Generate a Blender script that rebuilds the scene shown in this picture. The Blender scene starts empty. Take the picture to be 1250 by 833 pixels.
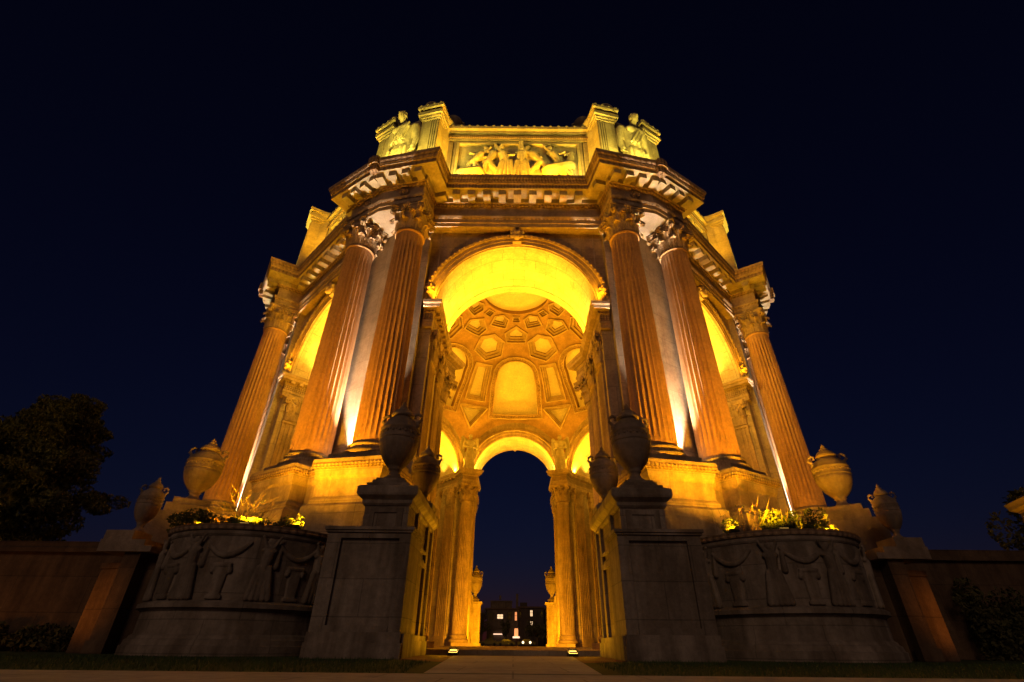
import bpy, bmesh, math, random
from mathutils import Vector, Matrix
random.seed(7)
PI = math.pi; R = math.radians; sin = math.sin; cos = math.cos
S = bpy.context.scene; COL = S.collection
# ------------------------------------------------------------------ camera, world, street fill, exposure
CAM_Y = -37.72                       # the camera stands at z = 0, the lawn lies GZ below it
GZ = -0.31                           # lawn / pavement level
FZ = -0.16                           # floor of the rotunda, one step up
cd = bpy.data.cameras.new('camera'); cam = bpy.data.objects.new('camera', cd); COL.objects.link(cam)
cam.location = (0, CAM_Y, 0); cam.rotation_euler = (Matrix.Rotation(R(90 + 32.566), 3, 'X') @ Matrix.Rotation(R(0.55), 3, 'Z')).to_euler()   # a slight roll
cd.sensor_width = 36; cd.lens = 580.0 / 1250 * 36; cd.shift_x = -5 / 1250
cd.clip_start = 0.05; cd.clip_end = 3000
S.camera = cam
W = bpy.data.worlds.new('World'); S.world = W; W.use_nodes = True
wn = W.node_tree.nodes; wl = W.node_tree.links
bg = wn['Background']; sky = wn.new('ShaderNodeTexSky'); sky.sky_type = 'NISHITA'; sky.sun_disc = False
sky.sun_elevation = R(4); sky.sun_rotation = R(180); sky.ozone_density = 6; sky.dust_density = 0.2; sky.air_density = 1.0
tint = wn.new('ShaderNodeMix'); tint.data_type = 'RGBA'; tint.blend_type = 'MULTIPLY'; tint.inputs[0].default_value = 1
tint.inputs[7].default_value = (6.3, 1.0, 1.3, 1)
wl.new(sky.outputs[0], tint.inputs[6]); wl.new(tint.outputs[2], bg.inputs[0]); bg.inputs[1].default_value = 0.005
sd = bpy.data.lights.new('street_fill', 'SUN'); sd.energy = 0.32; sd.angle = R(20); sd.color = (1.0, 0.66, 0.42)  # dim warm fill added for the street lamps behind the camera
street_fill = bpy.data.objects.new('street_fill', sd); COL.objects.link(street_fill); street_fill.rotation_euler = (R(62), 0, R(-14))
S.view_settings.view_transform = 'Standard'; S.view_settings.look = 'None'
S.view_settings.exposure = 0; S.view_settings.gamma = 1; S.view_settings.use_curve_mapping = False
S.cycles.use_denoising = True; S.cycles.max_bounces = 6; S.cycles.diffuse_bounces = 4
S.cycles.sample_clamp_indirect = 6

# lamp colours
SOD = (1.0, 0.42, 0.006); YEL = (1.0, 0.54, 0.014); GRN = (1.0, 0.80, 0.10); WHT = (1.0, 0.80, 0.58); DOM = (1.0, 0.46, 0.012); GLD = (1.0, 0.48, 0.012); VLT = (1.0, 0.60, 0.05)

# ------------------------------------------------------------------ materials
def mat_new(name):
    m = bpy.data.materials.new(name); m.use_nodes = True
    nt = m.node_tree; b = nt.nodes['Principled BSDF']; b.inputs['Specular IOR Level'].default_value = 0.25
    return m, nt, b
def ramp(nt, fac, stops):
    r = nt.nodes.new('ShaderNodeValToRGB'); nt.links.new(fac, r.inputs[0])
    els = r.color_ramp.elements
    while len(els) < len(stops): els.new(0.5)
    for e, (p, c) in zip(els, stops): e.position = p; e.color = (*c, 1) if len(c) == 3 else c
    return r.outputs[0]
def mixc(nt, a, b, fac, mode='MULTIPLY'):
    m = nt.nodes.new('ShaderNodeMix'); m.data_type = 'RGBA'; m.blend_type = mode
    if isinstance(fac, (int, float)): m.inputs[0].default_value = fac
    else: nt.links.new(fac, m.inputs[0])
    for s, i in ((a, 6), (b, 7)):
        if isinstance(s, tuple): m.inputs[i].default_value = (*s, 1)
        else: nt.links.new(s, m.inputs[i])
    return m.outputs[2]
def noise(nt, coord, scale, detail=6, rough=0.6, vec=(1, 1, 1)):
    mp = nt.nodes.new('ShaderNodeMapping'); mp.inputs['Scale'].default_value = vec
    nt.links.new(coord, mp.inputs[0])
    n = nt.nodes.new('ShaderNodeTexNoise'); n.inputs['Scale'].default_value = scale
    n.inputs['Detail'].default_value = detail; n.inputs['Roughness'].default_value = rough
    nt.links.new(mp.outputs[0], n.inputs[0]); return n.outputs['Fac']
def stone(name, base, brick=None, joint=0.45, stain=0.5, bump=0.25, orn=None, rough=0.85, var=0.35, rnd=0.12):
    m, nt, b = mat_new(name)
    tc = nt.nodes.new('ShaderNodeTexCoord'); uv = tc.outputs['UV']
    oi = nt.nodes.new('ShaderNodeObjectInfo'); sc_ = nt.nodes.new('ShaderNodeMath'); sc_.operation = 'MULTIPLY'; sc_.inputs[1].default_value = 60; nt.links.new(oi.outputs['Random'], sc_.inputs[0])
    va = nt.nodes.new('ShaderNodeVectorMath'); va.operation = 'ADD'; nt.links.new(tc.outputs['Object'], va.inputs[0]); nt.links.new(sc_.outputs[0], va.inputs[1]); ob = va.outputs[0]
    lo = tuple(c * (1 - var) for c in base); hi = tuple(min(1, c * (1 + var * 0.7)) for c in base)
    n1 = noise(nt, ob, 0.9, 8, 0.65)
    c = ramp(nt, n1, [(0.3, lo), (0.7, hi)])
    n2 = noise(nt, ob, 7, 6, 0.7)
    c = mixc(nt, c, ramp(nt, n2, [(0.35, (0.72, 0.70, 0.68)), (0.65, (1.1, 1.1, 1.1))]), 0.7)
    if stain:
        n3 = noise(nt, ob, 1.6, 5, 0.6, (1, 1, 0.12))
        c = mixc(nt, c, ramp(nt, n3, [(0.42, (0.42, 0.38, 0.34)), (0.62, (1, 1, 1))]), stain)
    h = noise(nt, ob, 14, 8, 0.7)
    if brick:
        bt = nt.nodes.new('ShaderNodeTexBrick'); nt.links.new(uv, bt.inputs[0])
        bt.inputs['Scale'].default_value = 1; bt.inputs['Brick Width'].default_value = brick[0]; bt.inputs['Row Height'].default_value = brick[1]
        bt.inputs['Mortar Size'].default_value = 0.014; bt.inputs['Mortar Smooth'].default_value = 0.3
        bt.inputs['Color1'].default_value = (1, 1, 1, 1); bt.inputs['Color2'].default_value = (0.86, 0.84, 0.82, 1)
        bt.inputs['Mortar'].default_value = (1 - joint,) * 3 + (1,)
        c = mixc(nt, c, bt.outputs['Color'], 1.0)
        mh = nt.nodes.new('ShaderNodeMath'); mh.operation = 'MULTIPLY_ADD'; nt.links.new(bt.outputs['Fac'], mh.inputs[0])
        mh.inputs[1].default_value = -0.6; nt.links.new(h, mh.inputs[2]); h = mh.outputs[0]
    if orn:
        v = nt.nodes.new('ShaderNodeTexVoronoi'); v.inputs['Scale'].default_value = orn; v.inputs['Randomness'].default_value = rnd; v.voronoi_dimensions = '2D'; nt.links.new(uv, v.inputs[0])
        c = mixc(nt, c, ramp(nt, v.outputs['Distance'], [(0.25, (1.1, 1.1, 1.1)), (0.65, (0.45, 0.42, 0.4))]), 0.85)
        mh = nt.nodes.new('ShaderNodeMath'); mh.operation = 'MULTIPLY_ADD'; nt.links.new(v.outputs['Distance'], mh.inputs[0])
        mh.inputs[1].default_value = -2.5; nt.links.new(h, mh.inputs[2]); h = mh.outputs[0]
    bp = nt.nodes.new('ShaderNodeBump'); bp.inputs['Strength'].default_value = bump; bp.inputs['Distance'].default_value = 0.05
    nt.links.new(h, bp.inputs['Height']); nt.links.new(bp.outputs[0], b.inputs['Normal'])
    nt.links.new(c, b.inputs['Base Color']); b.inputs['Roughness'].default_value = rough
    return m
def plain(name, c, rough=0.8, metal=0):
    m, nt, b = mat_new(name); b.inputs['Base Color'].default_value = (*c, 1); b.inputs['Roughness'].default_value = rough
    b.inputs['Metallic'].default_value = metal; return m
def mottled(name, lo, hi, scale, rough=0.9, bump=0.3, detail=8):
    m, nt, b = mat_new(name); tc = nt.nodes.new('ShaderNodeTexCoord')
    n = noise(nt, tc.outputs['Object'], scale, detail, 0.7)
    nt.links.new(ramp(nt, n, [(0.3, lo), (0.7, hi)]), b.inputs['Base Color']); b.inputs['Roughness'].default_value = rough
    bp = nt.nodes.new('ShaderNodeBump'); bp.inputs['Strength'].default_value = bump; bp.inputs['Distance'].default_value = 0.03
    nt.links.new(n, bp.inputs['Height']); nt.links.new(bp.outputs[0], b.inputs['Normal']); return m
def glow(name, c, e):
    m, nt, b = mat_new(name); b.inputs['Base Color'].default_value = (*c, 1)
    b.inputs['Emission Color'].default_value = (*c, 1); b.inputs['Emission Strength'].default_value = e; return m
M = dict(
    wall=stone('ochre_stone', (0.40, 0.29, 0.19), (1.5, 0.72), 0.35, 0.35),
    pier=stone('pier_stone', (0.42, 0.33, 0.25), (1.9, 1.5), 0.4, 0.3),
    column=stone('terracotta_column', (0.41, 0.23, 0.115), None, 0.5, 0.18, 0.1, var=0.2),
    trim=stone('trim_stone', (0.40, 0.28, 0.18), None, stain=0.4),
    orn=stone('carved_band', (0.36, 0.24, 0.15), None, stain=0.3, bump=0.9, orn=4.4),
    ornf=stone('carved_fine', (0.36, 0.24, 0.15), None, stain=0.3, bump=0.9, orn=7.5),
    capital=stone('capital_stone', (0.42, 0.29, 0.18), None, stain=0.5, bump=0.5),
    soffit=stone('vault_plaster', (0.52, 0.42, 0.28), (1.35, 0.95), 0.55, 0.0, 0.3, var=0.25),
    ped=stone('pedestal_stone', (0.40, 0.30, 0.20), (2.4, 1.2), 0.35, 0.55, 0.35),
    attic=stone('attic_stone', (0.46, 0.37, 0.24), (1.8, 0.9), 0.3, 0.35),
    statue=stone('statue_stone', (0.46, 0.38, 0.26), None, stain=0.45, bump=0.7),
    rib=stone('dome_rib', (0.33, 0.19, 0.085), None, stain=0.0, bump=0.4),
    ribo=stone('dome_carved_frame', (0.36, 0.225, 0.115), None, stain=0.0, bump=0.5, orn=6.5, rnd=0.5),
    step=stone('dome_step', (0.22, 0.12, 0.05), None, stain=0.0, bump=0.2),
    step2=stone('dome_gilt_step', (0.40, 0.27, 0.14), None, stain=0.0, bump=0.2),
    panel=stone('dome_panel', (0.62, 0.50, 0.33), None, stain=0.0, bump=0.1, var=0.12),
    grey=stone('grey_cast_stone', (0.30, 0.245, 0.20), (1.6, 0.85), 0.35, 0.75, 0.5),
    greyp=stone('grey_cast_plain', (0.29, 0.235, 0.19), None, 0.4, 0.8, 0.5),
    urn=stone('urn_stone', (0.27, 0.20, 0.15), None, stain=0.5, bump=0.5),
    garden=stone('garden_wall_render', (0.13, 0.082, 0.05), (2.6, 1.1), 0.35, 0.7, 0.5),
    floor=stone('floor_stone', (0.30, 0.24, 0.18), (1.2, 1.2), 0.3, 0.0, 0.2),
    pave=stone('pavement_concrete', (0.44, 0.41, 0.40), (1.5, 1.5), 0.4, 0.0, 0.25, var=0.2),
    brickp=stone('brick_paving', (0.22, 0.10, 0.06), (0.22, 0.11), 0.4, 0.0, 0.5),
    soil=mottled('park_ground', (0.025, 0.025, 0.015), (0.06, 0.055, 0.03), 1.2),
    lawn=mottled('lawn_base', (0.02, 0.035, 0.01), (0.05, 0.075, 0.02), 6.0),
    grass=mottled('grass_blades', (0.03, 0.055, 0.012), (0.07, 0.10, 0.03), 2.0),
    leaf=mottled('shrub_leaf', (0.03, 0.045, 0.01), (0.075, 0.085, 0.02), 1.7),
    dark_leaf=mottled('conifer_leaf', (0.035, 0.04, 0.014), (0.10, 0.085, 0.03), 0.6),
    bark=mottled('bark', (0.07, 0.045, 0.025), (0.13, 0.09, 0.05), 5.0),
    twig=mottled('dry_twig', (0.10, 0.065, 0.035), (0.18, 0.12, 0.06), 5.0),
    metal=plain('lamp_housing', (0.03, 0.03, 0.03), 0.5, 0.6),
    h1=stone('house_render', (0.12, 0.09, 0.075), None, stain=0.3), h2=stone('house_dark_render', (0.06, 0.045, 0.04), None, stain=0.3),
    roof=plain('house_roof', (0.08, 0.05, 0.04)), dkglass=plain('dark_glass', (0.02, 0.02, 0.025), 0.15),
    car=plain('car_paint', (0.03, 0.03, 0.035), 0.3, 0.3), tyre=plain('tyre_rubber', (0.015, 0.015, 0.015)),
    win=glow('lit_window', (1.0, 0.66, 0.36), 1.3), winw=glow('lit_lamp_row', (1.0, 0.62, 0.40), 1.6),
    wino=glow('orange_lamp', (1.0, 0.35, 0.12), 1.2), winb=glow('blue_window', (0.25, 0.28, 1.0), 0.8), headl=glow('headlight', (1.0, 0.75, 0.45), 2.5),
    lens_y=glow('sodium_lens', (1.0, 0.55, 0.10), 3.5), lens_w=glow('white_lens', (1.0, 0.85, 0.65), 60.0),
)

# ------------------------------------------------------------------ mesh builder
class MB:
    def __init__(s): s.v = []; s.f = []; s.m = []; s.s = []; s.uv = {}
    def add(s, vs, fs, m=0, smooth=False, uvs=None, X=None):
        o = len(s.v)
        if X is not None: vs = [X @ Vector(p) for p in vs]
        s.v += [tuple(p) for p in vs]
        for i, f in enumerate(fs):
            if uvs: s.uv[len(s.f)] = uvs[i]
            s.f.append(tuple(o + k for k in f)); s.m.append(m if isinstance(m, int) else m[i]); s.s.append(smooth)
        return s
    def box(s, x0, x1, y0, y1, z0, z1, m=0, X=None):
        v = [(x0,y0,z0),(x1,y0,z0),(x1,y1,z0),(x0,y1,z0),(x0,y0,z1),(x1,y0,z1),(x1,y1,z1),(x0,y1,z1)]
        return s.add(v, [(0,3,2,1),(4,5,6,7),(0,1,5,4),(1,2,6,5),(2,3,7,6),(3,0,4,7)], m, False, None, X)
    def prism(s, poly, z0, z1, m=0, X=None):
        n = len(poly); v = [(x,y,z0) for x,y in poly] + [(x,y,z1) for x,y in poly]
        f = [tuple(range(n-1,-1,-1)), tuple(range(n,2*n))] + [(i,(i+1)%n,n+(i+1)%n,n+i) for i in range(n)]
        return s.add(v, f, m, False, None, X)
    def lathe(s, prof, n=32, m=0, X=None, smooth=True, sx=1, sy=1, wave=None):
        v = []
        for r, z in prof:
            for k in range(n):
                a = 2*PI*k/n; q = r
                if wave: q = r*(1+wave(a, z))
                v.append((q*cos(a)*sx, q*sin(a)*sy, z))
        f = [(j*n+i, j*n+(i+1)%n, (j+1)*n+(i+1)%n, (j+1)*n+i) for j in range(len(prof)-1) for i in range(n)]
        if prof[0][0] > 1e-4: f.append(tuple(range(n-1,-1,-1)))
        if prof[-1][0] > 1e-4: f.append(tuple((len(prof)-1)*n+i for i in range(n)))
        return s.add(v, f, m, smooth, None, X)
    def sweep(s, path, prof, closed=False, m=0, caps=True, X=None):
        n = len(path); off = []
        for i in range(n):
            p = Vector(path[i])
            a = Vector(path[i-1]) if (closed or i > 0) else None
            b = Vector(path[(i+1) % n]) if (closed or i < n-1) else None
            ns = []
            for u, w in ((a, p), (p, b)):
                if u is None or w is None: continue
                d = (w-u).normalized(); ns.append(Vector((d.y, -d.x)))
            if len(ns) == 1: off.append(ns[0])
            else:
                q = ns[0] + ns[1]; q = q / max(0.15, q.dot(ns[0])) ; off.append(q)
        k = len(prof); v = []
        for (px, py), o in zip(path, off):
            for d, z in prof: v.append((px+o.x*d, py+o.y*d, z))
        f = []; mi = []; uvs = []
        acc = [0]
        for i in range(n if closed else n-1): acc.append(acc[-1] + (Vector(path[(i+1)%n])-Vector(path[i])).length)
        hl = [0]
        for j in range(k-1): hl.append(hl[-1] + math.hypot(prof[j+1][0]-prof[j][0], prof[j+1][1]-prof[j][1]))
        for i in range(n if closed else n-1):
            for j in range(k-1):
                a, b = i*k+j, ((i+1)%n)*k+j
                f.append((a, b, b+1, a+1)); mi.append(m if isinstance(m, int) else m[j])
                uvs.append([(acc[i],hl[j]),(acc[i+1],hl[j]),(acc[i+1],hl[j+1]),(acc[i],hl[j+1])])
        s.add(v, f, mi, False, uvs, X)
        if caps and not closed:
            s.add(v[:k], [tuple(range(k))], m if isinstance(m, int) else m[0], False, None, X)
            s.add(v[-k:], [tuple(range(k-1,-1,-1))], m if isinstance(m, int) else m[0], False, None, X)
        return s
    def tube(s, pts, rad, n=8, m=0, X=None, smooth=True, flat=1.0):
        pts = [Vector(p) for p in pts]; v = []; up = Vector((0.13, 0.07, 1)).normalized()
        if not hasattr(rad, '__len__'): rad = [rad]*len(pts)
        for i, p in enumerate(pts):
            d = (pts[min(i+1,len(pts)-1)] - pts[max(i-1,0)]).normalized()
            a = d.cross(up); a = a.normalized() if a.length > 1e-4 else Vector((1,0,0)); b = d.cross(a)
            for k in range(n): v.append(p + (a*cos(2*PI*k/n) + b*sin(2*PI*k/n)*flat)*rad[i])
        L = len(pts)
        f = [(j*n+i, (j+1)*n+i, (j+1)*n+(i+1)%n, j*n+(i+1)%n) for j in range(L-1) for i in range(n)]
        f += [tuple(range(n)), tuple((L-1)*n+i for i in range(n-1,-1,-1))]
        return s.add(v, f, m, smooth, None, X)
    def ball(s, c, r, n=12, m=0, sc=(1,1,1), X=None):
        T = Matrix.Translation(c) @ Matrix.Diagonal((*sc, 1))
        if X is not None: T = X @ T
        pr = [(max(1e-5, r*sin(PI*i/(n//2+2))), -r*cos(PI*i/(n//2+2))) for i in range(n//2+3)]
        return s.lathe(pr, n, m, T)
    def build(s, name, mats, parent=None, loc=None, rotz=None):
        me = bpy.data.meshes.new(name); me.from_pydata(s.v, [], s.f)
        mats = mats if isinstance(mats, (list, tuple)) else [mats]
        for q in mats: me.materials.append(q)
        me.polygons.foreach_set('material_index', s.m); me.polygons.foreach_set('use_smooth', s.s)
        ul = me.uv_layers.new(name='UVMap').data
        for p in me.polygons:
            if p.index in s.uv:
                for li, q in zip(p.loop_indices, s.uv[p.index]): ul[li].uv = q
                continue
            nn = p.normal
            if abs(nn.z) > 0.8:
                for li in p.loop_indices:
                    c = me.vertices[me.loops[li].vertex_index].co; ul[li].uv = (c.x, c.y)
            else:
                t = Vector((-nn.y, nn.x)).normalized() if abs(nn.x)+abs(nn.y) > 1e-6 else Vector((1,0))
                for li in p.loop_indices:
                    c = me.vertices[me.loops[li].vertex_index].co; ul[li].uv = (c.x*t.x + c.y*t.y, c.z)
        o = bpy.data.objects.new(name, me); COL.objects.link(o)
        if parent is not None: o.parent = parent
        if loc is not None: o.location = loc
        if rotz is not None: o.rotation_euler = (0, 0, rotz)
        return o
def T(x, y, z): return Matrix.Translation((x, y, z))
def RZ(a): return Matrix.Rotation(a, 4, 'Z')
def RX(a): return Matrix.Rotation(a, 4, 'X')
def RY(a): return Matrix.Rotation(a, 4, 'Y')
def SC(x, y, z): return Matrix.Diagonal((x, y, z, 1))
def tag(o, label=None, cat=None, group=None, kind=None):
    if label: o['label'] = label
    if cat: o['category'] = cat
    if group: o['group'] = group
    if kind: o['kind'] = kind
    return o
def thing(name, label, cat, loc=(0,0,0), rotz=0, group=None):
    o = bpy.data.objects.new(name, None); COL.objects.link(o); o.location = loc; o.rotation_euler = (0,0,rotz)
    o.empty_display_size = 0.2
    return tag(o, label, cat, group)
KIDS = {}
def dup(o, parent=None, loc=None, rotz=None):
    c = o.copy(); COL.objects.link(c)
    if parent is not None: c.parent = parent
    if loc is not None: c.location = loc
    if rotz is not None: c.rotation_euler = (0, 0, rotz)
    for ch in list(o.children): dup(ch, c)
    return c
def remeshed(mb, name, mats, voxel, parent=None, post=None, smooth_it=2):
    o = mb.build(name, mats, parent)
    md = o.modifiers.new('r', 'REMESH'); md.mode = 'VOXEL'; md.voxel_size = voxel; md.use_smooth_shade = True
    if smooth_it: ms = o.modifiers.new('s', 'SMOOTH'); ms.iterations = smooth_it; ms.factor = 0.5
    dg = bpy.context.evaluated_depsgraph_get(); me = bpy.data.meshes.new_from_object(o.evaluated_get(dg))
    o.modifiers.clear(); old = o.data; o.data = me; me.name = name; bpy.data.meshes.remove(old)
    if not me.materials:
        for q in (mats if isinstance(mats, (list, tuple)) else [mats]): me.materials.append(q)
    if not me.uv_layers: me.uv_layers.new(name='UVMap')
    if post:
        for v in me.vertices: v.co = post(v.co)
    me.update()
    return o
def capsule(mb, p, q, r0, r1, n=10):
    p = Vector(p); q = Vector(q); d = (q-p); L = d.length
    if L < 1e-5: mb.ball(p, r0, n); return
    d.normalize(); pts = []; rad = []
    for i in range(4): a = PI/2*(1-i/3.0); pts.append(p - d*r0*sin(a)); rad.append(max(1e-3, r0*cos(a)))
    for i in range(4): a = PI/2*(i/3.0); pts.append(q + d*r1*sin(a)); rad.append(max(1e-3, r1*cos(a)))
    mb.tube(pts, rad, n)
def spot(name, loc, aim, power, color, angle=120, blend=0.6, size=0.15, parent=None):
    l = bpy.data.lights.new(name, 'SPOT'); l.energy = power; l.color = color; l.spot_size = R(angle); l.spot_blend = blend; l.shadow_soft_size = size
    o = bpy.data.objects.new(name, l); COL.objects.link(o); o.location = loc
    o.rotation_euler = (Vector(aim) - Vector(loc)).to_track_quat('-Z', 'Y').to_euler()
    return o
def flood(label, loc, aim, power, color, lens, group, angle=120, size=0.12, w=0.4, blend=0.6):
    d = (Vector(aim) - Vector(loc)).normalized(); rot = d.to_track_quat('Z', 'Y').to_matrix().to_4x4()
    t = thing('floodlight', label, 'floodlight', loc, 0, group)
    h = MB(); h.prism([(-w/2,-w*.35),(w/2,-w*.35),(w/2,w*.35),(-w/2,w*.35)], -0.22*w, 0.0, 0, rot)
    for k in range(5): h.box(-w*.42+k*w*.2, -w*.38+k*w*.2, -w*.3, w*.3, -.4*w, -.22*w, 0, rot)
    h.sweep([(-w/2,-w*.35),(-w/2,w*.35),(w/2,w*.35),(w/2,-w*.35)], [(0,0),(0.03,0),(0.03,0.05),(0,0.05)], True, 0, False, rot)
    h.build('housing', M['metal'], t)
    l = MB(); l.box(-w*.44, w*.44, -w*.29, w*.29, 0.004, 0.012, 0, rot); l.build('lens', lens, t)
    y = MB(); y.tube([(-w*.55,0,0),(-w*.55,0,-w*.45),(w*.55,0,-w*.45),(w*.55,0,0)], 0.018, 6); y.tube([(0,0,-w*.45),(0,0,-w*.6)], .05, 8); y.build('yoke', M['metal'], t)
    s_ = spot('lamp', Vector((0,0,0)) + d*0.05, d*2, power, color, angle, blend, size); s_.parent = t
    return t

# ------------------------------------------------------------------ plan of the rotunda: octagon about the z axis
def PU(k): a = R(22.5+45*k); return Vector((-sin(a), -cos(a))), Vector((cos(a), -sin(a)))
def pier_pt(k, r, t): u, v = PU(k); q = u*r + v*t; return (q.x, q.y)
def face_X(k): return RZ(-R(45)*k)
A_OUT, A_IN, WJ, Z_IMP, Z_CROWN, Z_ARC = 17.3, 13.0, 4.42, 15.24, 19.66, 20.6
RC, TC = 19.5, 1.68
TH = R(12)

rot = thing('rotunda', 'octagonal domed rotunda with tall arches, paired fluted columns and carved attic, floodlit amber', 'rotunda')

# ---- columns (shaft > capital, base)
def shaft_mb(r0, r1, z0, z1, flutes=24, rings=14, tor=True):
    mb = MB(); n = flutes*6; v = []
    for j in range(rings+1):
        q = j/rings; z = z0+(z1-z0)*q; rr = r0 + (r1-r0)*(q**1.7)
        amp = 0.115 if 0 < j < rings else 0.0
        for k in range(n):
            ph = (k % 6)/6.0; d = (0 if ph == 0 else sin(PI*ph))
            v.append(((rr*(1-amp*d))*cos(2*PI*k/n), (rr*(1-amp*d))*sin(2*PI*k/n), z))
    f = [(j*n+i, j*n+(i+1)%n, (j+1)*n+(i+1)%n, (j+1)*n+i) for j in range(rings) for i in range(n)]
    mb.add(v, f, 0, False)
    mb.lathe([(r1*0.9,z1-.02),(r1+.02,z1),(r1+.075,z1+.05),(r1+.075,z1+.1),(r1+.02,z1+.15),(r1*.9,z1+.16)], 40, 0)
    return mb
def base_mb(r, z0, z1):
    h = z1-z0; w = r*1.38; mb = MB(); mb.box(-w, w, -w, w, z0, z0+.28*h)
    pr = [(r*1.3,z0+.28*h)]
    for i in range(7): a = -PI/2+PI*i/6; pr.append((r*1.24+.14*h*cos(a)*1.0, z0+.42*h+.14*h*sin(a)))
    pr += [(r*1.14,z0+.58*h),(r*1.09,z0+.66*h),(r*1.12,z0+.72*h)]
    for i in range(5): a = -PI/2+PI*i/4; pr.append((r*1.1+.09*h*cos(a), z0+.82*h+.09*h*sin(a)))
    pr += [(r*1.02,z0+.93*h),(r*1.0,z1)]
    mb.lathe(pr, 48); return mb
def leaf(mb, ang, r0, z0, w, h, out, tilt=0.0):
    NU, NV = 9, 11; v = []
    for j in range(NV):
        q = j/(NV-1)
        if q < 0.68: zz = h*q/0.68*0.94; oo = out*0.32*(q/0.68)**2
        else:
            a = (q-0.68)/0.32*PI*0.95; zz = h*0.94 + h*0.09*sin(a) - h*0.16*(1-cos(a))/2; oo = out*0.32 + out*0.68*(1-cos(a))/2
        ww = w*(0.72+0.28*sin(PI*min(1,q*1.15)))*(1-0.62*max(0,q-0.62)/0.38)*(1+0.16*sin(q*26))
        for i in range(NU):
            u = (i/(NU-1)-.5)*2
            rad = r0 + oo + 0.10*w*cos(u*PI*2.5) + 0.10*w*(1-u*u) + .04*w*sin(q*26+3*abs(u))
            aa = ang + u*ww*0.5/(r0+oo*0.5)
            v.append((rad*cos(aa), rad*sin(aa), z0+zz-0.06*h*abs(u)*(q > .6)))
    f = [(j*NU+i, j*NU+i+1, (j+1)*NU+i+1, (j+1)*NU+i) for j in range(NV-1) for i in range(NU-1)]
    mb.add(v, f, 0, True)
def capital_mb(r, h, ab):
    mb = MB()
    mb.lathe([(r*.97,0),(r*.97,h*.35),(r*1.02,h*.6),(r*1.2,h*.8),(r*1.38,h*.88)], 32)
    for k in range(8): leaf(mb, 2*PI*k/8, r*1.0, 0.02*h, r*.82, h*.40, r*.52)
    for k in range(8): leaf(mb, 2*PI*(k+.5)/8, r*1.03, 0.03*h, r*.80, h*.70, r*.60)
    dg = ab*1.28
    for k in range(4):
        a = PI/4+k*PI/2
        for sgn in (-1, 1):
            pts = [((r*1.08)*cos(a+sgn*.34), (r*1.08)*sin(a+sgn*.34), h*.45), ((r*1.22)*cos(a+sgn*.22), (r*1.22)*sin(a+sgn*.22), h*.68)]
            c0 = dg*0.87; cz = h*.76
            for i in range(14):
                b = PI*0.75 - i*0.47; rr = h*.115*(1-i/17.0)
                rad = c0+rr*cos(b); pts.append((rad*cos(a+sgn*.055), rad*sin(a+sgn*.055), cz+rr*sin(b)))
            mb.tube(pts, [h*.045]*2+[h*.045*(1-.03*i) for i in range(14)], 6)
        leaf(mb, a, r*1.25, h*.42, r*.5, h*.38, r*.5)
        b = k*PI/2                                            # inner helices and rosette
        for sgn in (-1, 1):
            pts = []
            for i in range(12):
                q = -PI*.2+i*.5; rr = h*.08*(1-i/15.0); tt = sgn*(r*.30-rr*cos(q)*1.0)
                pts.append((r*1.32*cos(b)-tt*sin(b), r*1.32*sin(b)+tt*cos(b), h*.74+rr*sin(q)))
            mb.tube(pts, h*.03, 6)
        c = Vector((ab*.93*cos(b), ab*.93*sin(b), h*.93)); mb.ball(c, h*.075, 8)
        for i in range(6):
            q = 2*PI*i/6; mb.ball(c+Vector((-sin(b)*cos(q), cos(b)*cos(q), sin(q)))*h*.09, h*.05, 6)
    out = []
    for k in range(4):
        a0 = -PI/4 + k*PI/2; a1 = a0+PI/2
        p0 = Vector((dg*cos(a0), dg*sin(a0))); p1 = Vector((dg*cos(a1), dg*sin(a1))); mid = (p0+p1)/2; n_ = mid.normalized(); tt = (p1-p0).normalized()
        for i in range(7):
            q = -1+2*i/6.0; out.append(tuple(mid + tt*q*((p1-p0).length/2-.07*ab) - n_*(.14*ab*(1-q*q) - 0.03*ab)))
    mb.sweep(out, [(-.6*ab,h*.87),(-.04*ab,h*.87),(0,h*.90),(0,h*.94),(.05*ab,h*.96),(.05*ab,h*1.0),(-.6*ab,h*1.0)], True, 0, False)
    return mb
ZB, ZN = 6.85, 18.70
col0 = shaft_mb(.86, .74, ZB, ZN, 24).build('column', M['column'], rot)
capital_mb(.72, Z_ARC-ZN-.12, 1.02).build('capital', M['capital'], col0, (0,0,ZN+.12))
base_mb(.86, 6.0, ZB).build('base', M['ped'], col0)
first = True
for k in (0, -1, 1, -2):
    for t in (1, -1):
        x, y = pier_pt(k, RC, TC*t); rz = -R(22.5+45*k) + TH*0.87*t
        if first: col0.location = (x, y, 0); col0.rotation_euler = (0,0,rz); first = False
        else: dup(col0, rot, (x, y, 0), rz)
icol = shaft_mb(.64, .57, .75, 12.0, 24, 10).build('inner_column', M['trim'], rot)
icap = capital_mb(.62, 1.64, 1.02).build('capital', M['capital'], icol, (0,0,12.13))
base_mb(.64, FZ, .75).build('base', M['trim'], icol)
RI = 12.7
for k in range(8):
    x, y = pier_pt(k, RI, 0)
    if k == 0: icol.location = (x, y, 0); icol.rotation_euler = (0,0,-R(22.5))
    else: dup(icol, rot, (x, y, 0), -R(22.5+45*k))

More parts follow.
